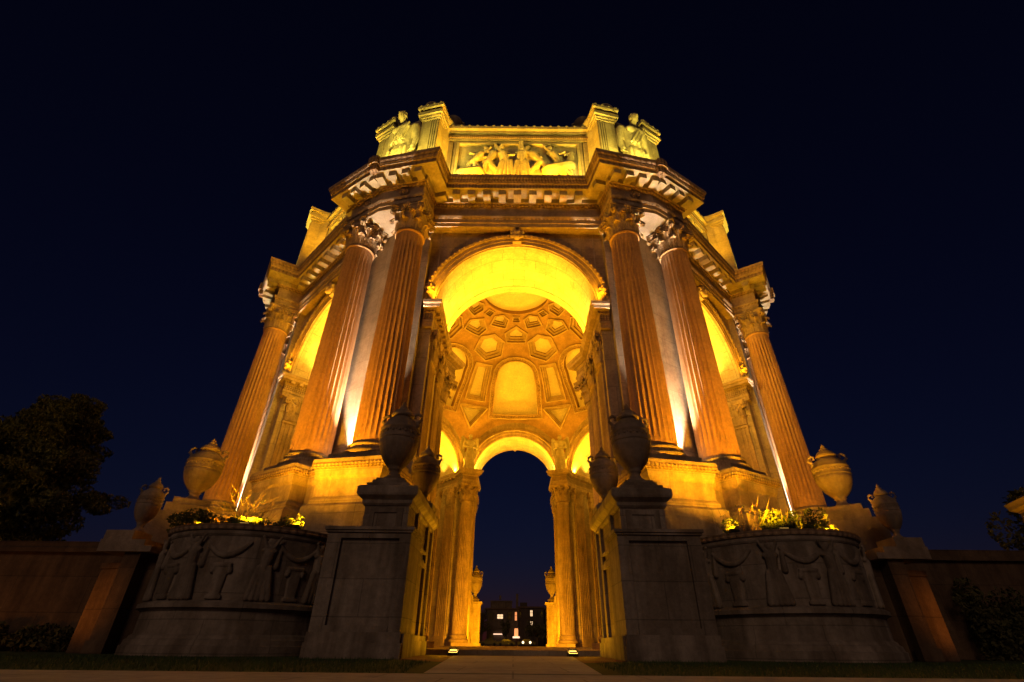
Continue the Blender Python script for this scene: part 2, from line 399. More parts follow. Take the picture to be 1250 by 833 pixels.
# ---- piers
def sym(pts): return pts + [(r, -t) for r, t in reversed(pts) if abs(t) > 1e-6]
def loc0(rt): return [pier_pt(0, r, t) for r, t in rt]
half = [(14.07,0),(13.70,.891),(17.675,2.537),(17.89,2.01),(18.29,2.175),(18.69,0)]
poly = loc0(half + [(r,-t) for r,t in reversed(half[1:-1])])
pm = MB(); pm.prism(poly[::1], GZ, Z_ARC+.3); pm.prism([pier_pt(0,r,t) for r,t in [(17.4,-2.25),(18.45,-2.19),(20.04,-2.50),(20.50,0),(20.04,2.50),(18.45,2.19),(17.4,2.25)]], Z_ARC+.004, Z_ARC+.5)
# make sure of outward orientation handled by recalculation below
pier = pm.build('pier', M['pier'], rot)
C0 = Vector(pier_pt(0, RC, TC)); n1 = Vector((-sin(TH), -cos(TH))); t1 = Vector((cos(TH), -sin(TH)))
def fr(n_, t_): q = C0 + n1*n_ + t1*t_; u, v = PU(0); return (q.dot(u), q.dot(v))
right = [fr(-1.5,1.22), fr(1.32,1.22), fr(1.32,-1.32), fr(.62,-1.32)]
bend = (right[-1][0]+.14, 0)
left_ = [(r,-t) for r,t in right]
pedp = loc0(left_[:] + [bend] + right[::-1])
pp = MB()
prof = [(-.9,6.0),(.10,6.0),(.20,5.93),(.22,5.80),(.22,5.62),(.12,5.55),(.08,5.30),(.0,5.18),(0,4.55),(.05,4.50),(.10,4.42),(.10,4.28),(.2,4.22),(.26,4.15),(.26,3.9),(.30,3.88),(.30,3.1),(.36,3.05),(.36,GZ)]
# path runs left to right along the front: outward = right of travel
pp.sweep(pedp, prof[::-1], False, [0]*6+[0,0,0,0,0,0,0,1,1,0,0,0], True)
u0 = loc0([(18.3,-2.5),(20.3,-2.6),(20.6,0),(20.3,2.6),(18.3,2.5)]); pp.prism([pier_pt(0,r,t) for r,t in [(18.2,-2.2),(20.2,-2.3),(20.4,0),(20.2,2.3),(18.2,2.2)]], 5.2, 5.97)
pp.build('pedestal', [M['ped'], M['ornf']], pier)
# impost entablature round the inside of the pier and its jamb pilasters
ip = [(-4.86,-17.42),(-4.42,-17.42),(-4.42,-13.0)]
ipl = [tuple((Vector(p).dot(PU(0)[0]), Vector(p).dot(PU(0)[1]))) for p in ip]
blk = [(13.40,.74),(RI-.72,.74)]
pathI = loc0(ipl + blk + [(r,-t) for r,t in reversed(blk)] + [(r,-t) for r,t in reversed(ipl)])
im = MB(); im.sweep(pathI, [(-.3,13.78),(.06,13.78),(.06,14.02),(.10,14.04),(.10,14.2),(.05,14.24),(.05,14.62),(.14,14.68),(.18,14.78),(.40,14.84),(.42,14.98),(.5,15.04),(.52,15.2),(.48,15.24),(-.3,15.24)], False, [0,0,0,0,0,1,0,1,0,0,0,0,0,0], True)
for i in range(8):
    y = -17.2+i*.56
    for sx in (1,): im.box(-4.42+.05, -4.42+.36, y, y+.26, 14.66, 14.83)
im.prism(loc0([(13.4,.74),(RI-.70,.72),(RI-.70,-.72),(13.4,-.74)]), 13.79, 15.22)
im.build('impost', [M['trim'], M['ornf']], pier)
def pilaster(mb, y0, y1, z0, z1, x=-4.42, pr=.11, nf=5):
    w = (y1-y0)/(nf*2+1)
    mb.box(x-.05, x+pr-.05, y0+.003, y1-.003, z0, z1)
    for i in range(nf+1): mb.box(x-.05, x+pr, y0+i*2*w, y0+i*2*w+w, z0, z1)
    mb.box(x-.05, x+pr+.08, y0-.12, y1+.12, FZ, z0-.25); mb.box(x-.05, x+pr+.04, y0-.06, y1+.06, z0-.25, z0); mb.box(x-.05,x+pr+.05,y0-.05,y1+.05,z1,z1+.14)
for sgn in (1, -1):
    for (y0, y1) in ((-16.95,-15.55),(-14.55,-13.15)):
        pl = MB(); pilaster(pl, y0, y1, .6, 11.98)
        if sgn < 0:                                                   # mirror across the pier axis
            u, v = PU(0)
            pl.v = [(*(Vector((x,y)) - 2*Vector((x,y)).dot(v)*v), z) for x,y,z in pl.v]; pl.f = [f[::-1] for f in pl.f]
        po = pl.build('pilaster', M['trim'], pier)
        c = Vector((-4.42, (y0+y1)/2))
        if sgn < 0: c = c - 2*c.dot(PU(0)[1])*PU(0)[1]
        cc = dup(icap, po, (c.x, c.y, 12.13), 0 if sgn > 0 else -R(45)); cc.scale = (.42, 1.0, 1.0)
for k in range(1, 8): dup(pier, rot, None, -R(45)*k)

# ---- arch walls: wall over the opening, vault soffit, archivolts, keystone, masks
NA = 48
def arcp(r, n=NA): return [(r*cos(PI-PI*i/n), Z_IMP+r*sin(PI-PI*i/n)) for i in range(n+1)]
def edge_pts(pts, xo, zt):
    out = []
    for (x, z) in pts:
        dx, dz = x, z-Z_IMP
        s = min(xo/abs(dx) if abs(dx) > 1e-6 else 1e9, (zt-Z_IMP)/dz if dz > 1e-6 else 1e9); out.append((dx*s, Z_IMP+dz*s))
    return out
aw = MB(); inn = arcp(WJ)
for (y, xo, zt, fl) in ((-A_OUT, 5.3, Z_ARC+.4, 1), (-A_IN, 5.4, 22.2, -1)):
    out = edge_pts(inn, xo, zt)
    v = [(x,y,z) for x,z in inn] + [(x,y,z) for x,z in out]; n = len(inn)
    f = [(i, i+1, n+i+1, n+i)[::fl] for i in range(n-1)]; aw.add(v, f, 0)
def soff(mb, r, y0, y1, m, lip=None):
    p = arcp(r); v = [(x,y0,z) for x,z in p]+[(x,y1,z) for x,z in p]; n = len(p)
    f = [(i, n+i, n+i+1, i+1) for i in range(n-1)]
    uv = [[(r*PI*i/NA,y0),(r*PI*i/NA,y1),(r*PI*(i+1)/NA,y1),(r*PI*(i+1)/NA,y0)] for i in range(n-1)]
    mb.add(v, f, m, True, uv)
soff(aw, WJ, -A_OUT, -A_IN, 1)
aw.box(-5.06,5.06,-17.84,-17.2,Z_ARC+.009,Z_ARC+.45)
arch = aw.build('arch_wall', [M['wall'], M['soffit']], rot)
def archring(mb, prof, y, sgn, ms=0):        # prof: (radius, projection); sgn -1 looks outward
    n = NA+1; k = len(prof); v = []
    for i in range(n):
        a = PI-PI*i/NA
        for r, d in prof: v.append((r*cos(a), y+sgn*d, Z_IMP+r*sin(a)))
    f = []; mi = []; uv = []
    for i in range(n-1):
        for j in range(k-1):
            q = (i*k+j, i*k+j+1, (i+1)*k+j+1, (i+1)*k+j); f.append(q if sgn < 0 else q[::-1]); mi.append(ms if isinstance(ms,int) else ms[j])
            L = 5*PI/NA; d0 = prof[j][0]+prof[j][1]; d1 = prof[j+1][0]+prof[j+1][1]
            w = [(i*L,d0),(i*L,d1),((i+1)*L,d1),((i+1)*L,d0)]; uv.append(w if sgn < 0 else w[::-1])
    mb.add(v, f, mi, False, uv)
av = MB(); archring(av, [(WJ,-.05),(WJ,.10),(WJ+.22,.10),(WJ+.24,.16),(WJ+.42,.16),(WJ+.44,.26),(WJ+.56,.30),(WJ+.66,.22),(WJ+.66,0)], -A_OUT, -1, [0,0,0,0,0,1,1,0])
for i in range(46):                                                     # twisted rope of leaf knobs on the archivolt
    a = PI*(i+.5)/46; av.ball(((WJ+.56)*cos(a), -A_OUT-.27, Z_IMP+(WJ+.56)*sin(a)), .10, 6, 1, (1,.7,1))
av.build('archivolt', [M['trim'], M['capital']], arch)
ai = MB(); archring(ai, [(WJ,-.05),(WJ,.10),(WJ+.3,.10),(WJ+.32,.16),(WJ+.6,.16),(WJ+.64,.24),(WJ+.92,.24),(WJ+.97,0)], -A_IN, 1, [0,0,0,0,0,1,0])
ai.build('inner_archivolt', [M['trim'], M['ornf']], arch)
vb = MB()                                                               # raised bands framing the soffit
for y0, y1 in ((-A_OUT+.02,-A_OUT+.5),(-A_IN-.62,-A_IN-.02)):
    p = arcp(WJ-.05); n = len(p); q = arcp(WJ+.01)
    for (yy0, yy1) in ((y0,y1),):
        soff(vb, WJ-.05, yy0, yy1, 0)
        for y in (yy0, yy1):
            vb.add([(x,y,z) for x,z in p]+[(x,y,z) for x,z in q], [(i,i+1,n+i+1,n+i) for i in range(n-1)], 0)
vb.build('soffit_band', M['soffit'], arch)
ky = MB(); ky.add([(-.26,-A_OUT-.02,Z_CROWN+.02),(.26,-A_OUT-.02,Z_CROWN+.02),(.34,-A_OUT-.02,Z_CROWN+.78),(-.34,-A_OUT-.02,Z_CROWN+.78),(-.24,-A_OUT-.34,Z_CROWN+.02),(.24,-A_OUT-.34,Z_CROWN+.02),(.32,-A_OUT-.44,Z_CROWN+.78),(-.32,-A_OUT-.44,Z_CROWN+.78)],
   [(4,5,6,7),(0,4,7,3),(1,2,6,5),(3,7,6,2),(0,1,5,4)])
def mask(mb, c, s):
    mb.ball(c, .26*s, 10, 0, (1,.8,1.15))
    for sx in (-1,1):
        mb.ball(c+Vector((sx*.1*s,-.2*s,.07*s)), .06*s, 6); mb.ball(c+Vector((sx*.27*s,-.02*s,.16*s)), .11*s, 6); mb.ball(c+Vector((sx*.26*s,-.03*s,-.1*s)), .1*s, 6); mb.ball(c+Vector((sx*.12*s,-.08*s,.3*s)), .1*s, 6)
    mb.ball(c+Vector((0,-.23*s,-.02*s)), .06*s, 6, 0, (1,1,1.5)); mb.ball(c+Vector((0,-.16*s,-.24*s)), .12*s, 6)
kyo = ky.build('keystone', M['trim'], arch)
mk = MB(); mask(mk, Vector((0,-A_OUT-.46,Z_CROWN+.40)), 1.15); remeshed(mk, 'mask', M['capital'], .035, kyo, None, 1)
for sx in (-1, 1):
    mk = MB(); mask(mk, Vector((sx*4.80,-A_OUT-.16,Z_IMP+.95)), 1.0); remeshed(mk, 'mask', M['capital'], .035, arch, None, 1)
for k in range(1, 8): dup(arch, rot, None, -R(45)*k)

# ---- entablature: one ring that breaks forward over every pair of columns
ent_half = [(18.42,2.229),(20.08,2.537)]
bb = 20.54
def pier_path(k):
    seq = [(18.42,-2.229),(20.08,-2.537),(20.54,0),(20.08,2.537),(18.42,2.229)]
    return [pier_pt(k, r, t) for r, t in seq]
ring = []
for k in range(8): ring += pier_path(-k)
# pier 0 is left of the front; going counter-clockwise (left to right along the front) means k = 0, -1, -2 ...
eprof = [(-.03,20.7),(-.03,20.6),(0,20.6),(0,20.86),(.05,20.88),(.05,21.15),(.12,21.2),(.16,21.32),(.16,21.4),(0,21.46),(0,22.18),(.10,22.24),(.14,22.36),(.22,22.4),(.22,22.74),(.98,22.80),(.98,23.12),(1.06,23.16),(1.06,23.24),(1.2,23.60),(1.2,23.76),(-1.2,23.80)]
eb = MB(); eb.sweep(ring, eprof, True, [0,0,0,0,0,1,0,0,0,0,1,1,0,2,2,1,0,0,1,0,0])
N = len(ring)
for i in range(N):
    a = Vector(ring[i]); b = Vector(ring[(i+1)%N]); L = (b-a).length
    if L < 1.2: continue
    d = (b-a).normalized(); nrm = Vector((d.y,-d.x)); ang = math.atan2(d.y, d.x)
    inset = .2 if L < 2 else (.55 if L > 5 else .35)
    cnt = max(1, int((L+.8-2*inset*0)/.74)); 
    if L > 5: lo, hi = -.0-.35, L+.35
    elif L > 2: lo, hi = -.0, L+.5
    else: lo, hi = .15, L-.1
    # stay clear of the concave corners
    if L > 5: lo, hi = 1.35, L-1.35
    elif L > 2.0: lo, hi = .12, L-.12
    else: lo, hi = 1.35, L
    cnt = max(1, int(round((hi-lo)/(.9 if L > 5 else .72))))
    for j in range(cnt+1):
        s_ = lo+(hi-lo)*j/cnt
        if s_ > L-.2 and L < 2: continue
        c = a + d*s_; X = T(c.x, c.y, 0) @ RZ(ang)
        eb.box(-.22,.22,-.84,-.20,22.42,22.785,2,X)
    if 1.9 < L < 3: # rosette roundels on the friezes over the columns
        c = a+d*L*.55+nrm*.02; X = T(c.x,c.y,21.82) @ RZ(ang) @ RX(PI/2)
        eb.lathe([(.30,0),(.30,.06),(.22,.10),(.2,.05),(.12,.05),(.08,.12),(0.001,.14)], 20, 1, X)
for k in range(8):
    q = [(20.9,-.36),(21.86,-.33),(21.93,0),(21.86,.33),(20.9,.36)]; q2 = [(20.9,-.32),(21.72,-.29),(21.78,0),(21.72,.29),(20.9,.32)]
    eb.prism([pier_pt(k,r,t) for r,t in q], 23.22, 23.79, 1); eb.prism([pier_pt(k,r,t) for r,t in q2], 22.78, 23.22, 1)
eb.build('entablature', [M['trim'], M['orn'], M['attic']], rot)

# ---- attic
at = MB(); yA = -17.45
at.box(-5.2,5.2,yA,yA+1.6,23.7,29.9,0)
def frame(mb, x0,x1,z0,z1,y,w,d,m=0):
    for a,b,c,e in ((x0-w,x1+w,z1,z1+w),(x0-w,x1+w,z0-w,z0),(x0-w,x0,z0,z1),(x1,x1+w,z0,z1)): mb.box(a,b,y-d,y+.02,c,e,m)
at.box(-5.0,5.0,yA-.35,yA+.02,23.7,24.5,0)
frame(at,-3.98,3.98,24.75,28.65,yA,.18,.28,0); frame(at,-4.2,4.2,24.55,28.87,yA,.16,.18,1)
for sx in (-1,1): at.box(sx*4.72-.30,sx*4.72+.30,yA-.24,yA+.02,24.5,28.9,0)
at.box(-5.0,5.0,yA-.26,yA+.02,29.05,29.25,0); at.box(-5.0,5.0,yA-.34,yA+.02,29.25,29.45,2); at.box(-5.0,5.0,yA-.12,yA+.02,29.45,29.85,0)
at.box(-5.0,5.0,yA-.3,yA+1.6,29.85,30.05,0); at.box(-5.0,5.0,yA-.5,yA+1.6,30.05,30.3,0)
for i in range(17): at.ball((-4.5+i*9/16,yA-.38,30.36), .17, 8, 0, (.9,.9,1.1))
att = at.build('attic_wall', [M['attic'], M['trim'], M['ornf']], rot)
def pose(mb, x, z0, h, d=0.0, face=1, stride=.25, la=-.5, ra=.7, lean=.1, dep=0.16, robe=False):
    """standing relief figure in the plane x,z; d is how far it stands out"""
    hip = Vector((x,d,z0+.5*h)); ch = hip+Vector((lean*h*.5,0,.27*h)); nk = ch+Vector((lean*h*.2,0,.09*h)); hd = nk+Vector((lean*h*.1+face*.015*h,-.02*h,.085*h))
    capsule(mb, hip, ch, .085*h, .105*h); capsule(mb, ch, nk, .07*h, .04*h); mb.ball(hd, .068*h, 10, 0, (.85,.9,1.12))
    mb.ball(hd+Vector((face*.06*h,-.02*h,-.01*h)), .02*h, 6); mb.ball(hd+Vector((-face*.03*h,0,.03*h)), .06*h, 8)
    for s_, off in ((1,stride),(-1,-stride)):
        kn = hip+Vector((off*h*.55+.03*h*face,-.02*h*s_,-.25*h)); ft = Vector((x+off*h,d,z0+.03*h))
        if s_ < 0: kn.x += .05*h*face
        capsule(mb, hip+Vector((s_*.04*h*(1 if not robe else .6),0,0)), kn, .075*h, .052*h); capsule(mb, kn, ft, .05*h, .03*h); capsule(mb, ft, ft+Vector((face*.09*h,-.01*h,-.005*h)), .03*h, .022*h)
    for s_, a in ((1,la),(-1,ra)):
        sh = ch+Vector((s_*.10*h,-.02*h,.04*h)); el = sh+Vector((sin(a)*.19*h*1.0*1,-.02*h,-cos(a)*.19*h)); a2 = a+(.7 if a > 0 else -.7)
        hn = el+Vector((sin(a2)*.17*h,-.02*h,-cos(a2)*.17*h))
        capsule(mb, sh, el, .042*h, .034*h, 8); capsule(mb, el, hn, .033*h, .022*h, 8); mb.ball(hn, .032*h, 8)
    if robe:
        for i in range(5): capsule(mb, hip+Vector(((i-2)*.045*h,-.03*h,.02*h)), Vector((x+(i-2)*.085*h+lean*h*.2,d-.03*h,z0+.03*h)), .05*h, .055*h, 8)
    return hn
rl = MB(); rl.box(-3.95,3.95,yA-.06,yA+.05,24.8,28.6)
yy = yA-.12
pose(rl,-3.0,25.2,3.1,yy,1,.30,-1.1,1.7,.35); pose(rl,-1.95,25.2,3.2,yy,1,.28,-.6,1.9,.2)
pose(rl,-.75,25.2,3.2,yy,-1,.22,-1.9,.9,-.15,robe=True); pose(rl,.25,25.2,3.2,yy,1,.14,-2.4,2.5,0,robe=True)
pose(rl,1.55,25.2,3.2,yy,-1,.32,-1.5,.6,-.35); pose(rl,2.75,25.2,3.2,yy,-1,.30,-1.8,1.2,-.25)
capsule(rl,(2.0,yy,26.0),(3.4,yy,26.5),.5,.42); capsule(rl,(3.3,yy,26.6),(3.6,yy,27.8),.3,.2); capsule(rl,(3.6,yy,27.8),(3.15,yy-.05,27.6),.2,.12)
for xx in (2.1,2.5,3.1,3.5): capsule(rl,(xx,yy,26.0),(xx+.15,yy,25.1),.17,.09)
capsule(rl,(-3.7,yy,25.6),(-2.6,yy,25.9),.42,.38)
for xx in (-3.7,-3.2,-2.7): capsule(rl,(xx,yy,25.6),(xx-.1,yy,25.1),.16,.09)
rl_o = remeshed(rl,'relief_panel',M['statue'],.028,att,None,0)
for k in (1,-1): dup(att, rot, None, -R(45)*k)
for k in (2,3,4,5,6): 
    c = att.copy(); COL.objects.link(c); c.rotation_euler = (0,0,-R(45)*k)
ap = MB()
main = loc0([(16.5,-2.4),(17.9,-2.45),(19.0,-2.25),(19.0,2.25),(17.9,2.45),(16.5,2.4)]); ap.prism(main, 23.7, 30.2)
ap.sweep(loc0([(17.9,-2.45),(19.0,-2.25),(19.0,2.25),(17.9,2.45)]), [(-.2,30.0),(.02,30.0),(.08,30.1),(.08,30.3),(.2,30.42),(.28,30.6),(.28,30.8),(-.2,30.8)])
ap.prism(main, 30.2, 30.78)
for s_ in (-1, 1):
    c = Vector(pier_pt(0, 19.15, 1.72*s_)); X = T(c.x,c.y,0) @ RZ(-R(22.5)+TH*.8*s_)
    w = .62
    ap.box(-w,w,-.45,.5,23.7,29.6,0,X); ap.box(-w-.08,w+.08,-.53,.5,23.7,24.4,0,X)
    for i in range(4): xx = (.05+i*.15)*(1); ap.box(s_*xx-.045 if s_>0 else -xx-.045, s_*xx+.045 if s_>0 else -xx+.045,-.52,-.44,24.5,29.4,0,X)
    ap.box(-w-.05,w+.05,-.55,.5,29.6,29.75,0,X); ap.box(-w-.14,w+.14,-.64,.5,29.75,29.95,0,X); ap.box(-w-.24,w+.24,-.76,.5,29.95,30.25,0,X); ap.box(-w-.12,w+.12,-.62,.5,30.25,30.6,0,X); ap.box(-w-.3,w+.3,-.82,.5,30.6,30.85,0,X)
    for i in range(4): ap.ball((-w-.1+i*(2*w+.2)/3,-.72,30.92), .14, 7, 0, (1,1,1), X)
    sp_ = [(.42*cos(a*.5)*(1-a/22), 0, .42*sin(a*.5)*(1-a/22)) for a in range(18)]
    for yo in (-.5,): ap.tube([(p[0],yo,31.25+p[2]) for p in sp_], .11, 6, 0, X @ T(-.25*s_,0,0))
    ap.lathe([(.001,-.25),(.36,-.25),(.40,0),(.36,.25),(.001,.25)], 16, 0, X @ T(-.25*s_,-.3,31.25) @ RX(PI/2))
apo = ap.build('attic_pier', [M['attic']], rot)
for k in range(1,8): dup(apo, rot, None, -R(45)*k)

# ---- coffered dome, one mesh per eighth
RS, ZS = 14.05, 16.0
def poly_sd(pts, x, y):
    d = 1e9; inside = False; n = len(pts)
    for i in range(n):
        ax, ay = pts[i]; bx, by = pts[(i+1)%n]; ex, ey = bx-ax, by-ay; wx, wy = x-ax, y-ay
        t = max(0, min(1, (wx*ex+wy*ey)/(ex*ex+ey*ey))); qx, qy = wx-ex*t, wy-ey*t; d = min(d, qx*qx+qy*qy)
        if (ay > y) != (by > y) and x < (bx-ax)*(y-ay)/(by-ay)+ax: inside = not inside
    d = math.sqrt(d); return -d if inside else d
def reg(az, el, pts): return (az, el, pts)
RAD = PI/180
def ngon(n, r, a0, sy=1): return [(r*cos(a0+2*PI*i/n), sy*r*sin(a0+2*PI*i/n)) for i in range(n)]
from mathutils.geometry import delaunay_2d_cdt
lun = [(-2.55,0),(2.55,0),(2.36,3.2)] + [(2.12*cos(a*PI/10), 4.2+2.12*sin(a*PI/10)) for a in range(0,11)] + [(-2.36,3.2)]
def scp(p, k): return [(x*k, y*k) for x, y in p]
def inset(p, d):                                  # offset a counter-clockwise polygon inward (outward for negative d)
    out = []; n = len(p)
    for i in range(n):
        a, b, c = Vector(p[i-1]), Vector(p[i]), Vector(p[(i+1)%n]); u = (b-a).normalized(); w = (c-b).normalized()
        n1_, n2_ = Vector((-u.y,u.x)), Vector((-w.y,w.x)); q = n1_+n2_; q = q/max(.2,q.dot(n1_)); out.append(tuple(b+q*d))
    return out
COF = [(0, 25.7, lun, 'L'),
       (0, 64.8, scp([(-.95,-.9),(.95,-.9),(1.12,.15),(0,1.1),(-1.12,.15)], 1.17), .37),
       (22.5, 57.0, scp([(-1.55,-.75),(0,-1.6),(1.55,-.75),(1.3,.95),(0,1.65),(-1.3,.95)], 1.1), .48),
       (22.5, 70.9, scp([(-.9,-.7),(.9,-.7),(.8,.55),(0,1.0),(-.8,.55)], 1.08), .25),
       (0, 73.5, [(-.46,-.42),(.46,-.42),(.4,.4),(-.4,.4)], .13),
       (22.5, 40.0, [(-1.25,-2.3),(1.25,-2.3),(1.0,2.15),(-1.0,2.15)], .38),
       (22.5, 24.4, [(0,-1.7),(1.75,.85),(1.4,1.05),(-1.4,1.05),(-1.75,.85)], .24)]
EL_T = R(75.9)
def sph(az, el, d=0.0): r = RS+d; return (r*cos(el)*sin(az), r*cos(el)*cos(az), ZS+r*sin(el))   # azimuth from +y, the far side
def loc2(a0, e0, x, y): el = R(e0)+y/RS; return (a0+x/(RS*cos(el)), el)
def subdiv(p, L=.45):
    out = []
    for i in range(len(p)):
        a, b = Vector(p[i]), Vector(p[(i+1)%len(p)]); k = max(1, int((b-a).length/L)); out += [tuple(a+(b-a)*j/k) for j in range(k)]
    return out
def dome_mesh():
    mb = MB(); holes = []; faces_done = []
    def put(vs, fs, m, smooth, ae):
        mb.add(vs, fs, m, smooth, [[(ae[i][0]*RS*.7, ae[i][1]*RS) for i in f] for f in fs])
    for k in range(-4, 4):
        for (a0, e0, p, w) in COF:
            az0 = R(a0+45*k)
            if abs(az0) > R(172): continue
            if w == 'L':
                q0 = inset(p, -.58)
                q0 = [(x, max(y, -.5)) for x, y in q0]
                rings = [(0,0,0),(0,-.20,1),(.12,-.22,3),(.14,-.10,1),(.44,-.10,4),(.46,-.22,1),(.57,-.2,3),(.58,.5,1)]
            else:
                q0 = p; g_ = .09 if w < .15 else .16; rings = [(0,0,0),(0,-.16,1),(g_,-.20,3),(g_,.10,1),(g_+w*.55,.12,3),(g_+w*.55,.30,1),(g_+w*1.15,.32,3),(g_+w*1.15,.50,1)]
            base = subdiv(q0); 
            pv = []; ae = []; n = len(base)
            for (d, dep, m) in rings:
                qq = subdiv_match(q0, d)
                for (x, y) in qq: az, el = loc2(az0, e0, x, y); ae.append((az, el)); pv.append(sph(az, el, dep))
            fs = []; ms = []
            for j in range(len(rings)-1):
                for i in range(n): fs.append((j*n+i, (j+1)*n+i, (j+1)*n+(i+1)%n, j*n+(i+1)%n)); ms.append(rings[j+1][2])
            put(pv, fs, ms, False, ae)
            last = subdiv_match(q0, rings[-1][0]); cx = sum(x for x, y in last)/n; cy = sum(y for x, y in last)/n
            pv = []; ae = []; K = 6
            for j in range(K):
                for (x, y) in last: t = j/(K-.4); az, el = loc2(az0, e0, x+(cx-x)*t, y+(cy-y)*t); ae.append((az, el)); pv.append(sph(az, el, rings[-1][1]))
            fs = [(j*n+i, (j+1)*n+i, (j+1)*n+(i+1)%n, j*n+(i+1)%n) for j in range(K-1) for i in range(n)]+[tuple((K-1)*n+i for i in range(n-1,-1,-1))]
            put(pv, fs, 2, True, ae)
            holes.append([loc2(az0, e0, x, y) for x, y in base])
    pts = []; edges = []
    def loop(l):
        o = len(pts); pts.extend(l); edges.extend([(o+i, o+(i+1)%len(l)) for i in range(len(l))])
    NB = 480
    def emin(az):
        a = (az+PI/8) % (PI/4) - PI/8; q = (A_IN+.02)/(RS*cos(a)); return math.acos(q) if q < 1 else 0.0
    azs = [-PI+2*PI*i/NB for i in range(NB+1)]
    loop([(a, emin(a)) for a in azs] + [(PI, EL_T*j/12) for j in range(4,12)] + [(a, EL_T) for a in azs[::-1]] + [(-PI, EL_T*j/12) for j in range(11,3,-1)])
    for h in holes: loop(h)
    cell = {}
    for h in holes:
        for (a, e) in h: cell[(int(a/.02), int(e/.02))] = 1
    bbs = [(min(a for a,e in h), max(a for a,e in h), min(e for a,e in h), max(e for a,e in h), h) for h in holes]
    def inhole(a, e):
        for (a0, a1, e0, e1, h) in bbs:
            if a0 <= a <= a1 and e0 <= e <= e1 and poly_sd(h, a, e) < 0: return True
        return False
    for i in range(1, 240):
        for j in range(1, 52):
            a, e = -PI+2*PI*i/240, EL_T*j/52
            if e < emin(a)+.02 or inhole(a, e) or cell.get((int(a/.02), int(e/.02))): continue
            pts.append((a, e))
    vs, es, fs = delaunay_2d_cdt([Vector(p) for p in pts], edges, [], 1, 1e-7)[:3]
    keep = []
    for f in fs:
        c = sum((vs[i] for i in f), Vector((0,0)))/len(f)
        if not inhole(c.x, c.y): keep.append(tuple(f))
    ae = [(v.x, v.y) for v in vs]; put([sph(*q) for q in ae], keep, 0, True, ae)
    NC = 96; pv = []; ae = []                        # ring and disc of the oculus
    rr = [(EL_T,0,0),(EL_T,-.12,0),(EL_T+.012,-.12,0),(EL_T+.012,.4,1)]+[(EL_T+.012+(PI/2-EL_T-.03)*j/8,.4,2) for j in range(1,9)]
    for (el, d, m) in rr:
        for i in range(NC): a = 2*PI*i/NC; ae.append((a, el)); pv.append(sph(a, el, d))
    fs = []; ms = []
    for j in range(len(rr)-1):
        for i in range(NC): fs.append((j*NC+i, (j+1)*NC+i, (j+1)*NC+(i+1)%NC, j*NC+(i+1)%NC)); ms.append(rr[j+1][2])
    fs.append(tuple((len(rr)-1)*NC+i for i in range(NC))); ms.append(2)
    put(pv, fs, ms, False, ae)
    return mb
def subdiv_match(q0, d):                           # the inset ring with the same subdivision as its outer polygon
    p = inset(q0, d) if d else q0; out = []
    for i in range(len(q0)):
        a, b = Vector(q0[i]), Vector(q0[(i+1)%len(q0)]); k = max(1, int((b-a).length/.45)); c, e = Vector(p[i]), Vector(p[(i+1)%len(q0)])
        out += [tuple(c+(e-c)*j/k) for j in range(k)]
    return out
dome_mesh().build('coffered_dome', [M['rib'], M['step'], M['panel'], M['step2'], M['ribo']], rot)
fl = MB(); fl.prism([(20.3*cos(R(22.5+45*i)), 20.3*sin(R(22.5+45*i))) for i in range(8)], GZ-.2, FZ); fl.build('floor', M['floor'], rot)

# ------------------------------------------------------------------ ground
g = MB(); n = 64
g.add([(0,0,0)]+[(900*cos(2*PI*i/n),900*sin(2*PI*i/n),0) for i in range(n)], [(0,1+i,1+(i+1)%n) for i in range(n)])
tag(g.build('ground', M['soil'], None, (0,0,GZ-.012)), kind='structure')
g = MB(); g.add([(-40,-30.55,0),(40,-30.55,0),(40,-17.5,0),(-40,-17.5,0)], [(0,1,2,3)]); tag(g.build('lawn', M['lawn'], None, (0,0,GZ-.006)), kind='structure')
g = MB(); g.add([(-60,-60,0),(60,-60,0),(60,-30.6,0),(-60,-30.6,0)], [(0,1,2,3)])
tag(g.build('pavement', M['pave'], None, (0,0,GZ)), kind='structure')
g = MB(); g.add([(-1.1,-30.6,0),(1.1,-30.6,0),(1.85,-20.0,0),(-1.85,-20.0,0)], [(0,1,2,3)]); tag(g.build('path', M['pave'], None, (0,0,GZ+.006)), kind='structure')
for sx in (-1,1):
    g = MB(); g.add([(sx*1.42,-26.2,0),(sx*2.6,-24.6,0),(sx*3.4,-19.7,0),(sx*1.85,-19.9,0)], [(0,1,2,3)[::sx]]); tag(g.build('brick_paving', M['brickp'], None, (0,0,GZ+.002)), kind='structure')
gb = MB(); random.seed(3)
for i in range(26000):
    y = -30.55+random.random()*6.5; x = (random.random()*2-1)*18
    if abs(x) < 1.35+.07*(y+30.6)+(0.9 if y > -26 else 0): continue
    h = .03+random.random()*.045; a = random.random()*PI; w = .007
    dx, dy = w*cos(a), w*sin(a); lx, ly = (random.random()-.5)*.03, (random.random()-.5)*.03
    gb.add([(x-dx,y-dy,GZ-.01),(x+dx,y+dy,GZ-.01),(x+lx,y+ly,GZ-.01+h)], [(0,1,2)])
tag(gb.build('grass', M['grass']), 'short lawn grass in front of the stone planters', 'grass', kind='stuff')

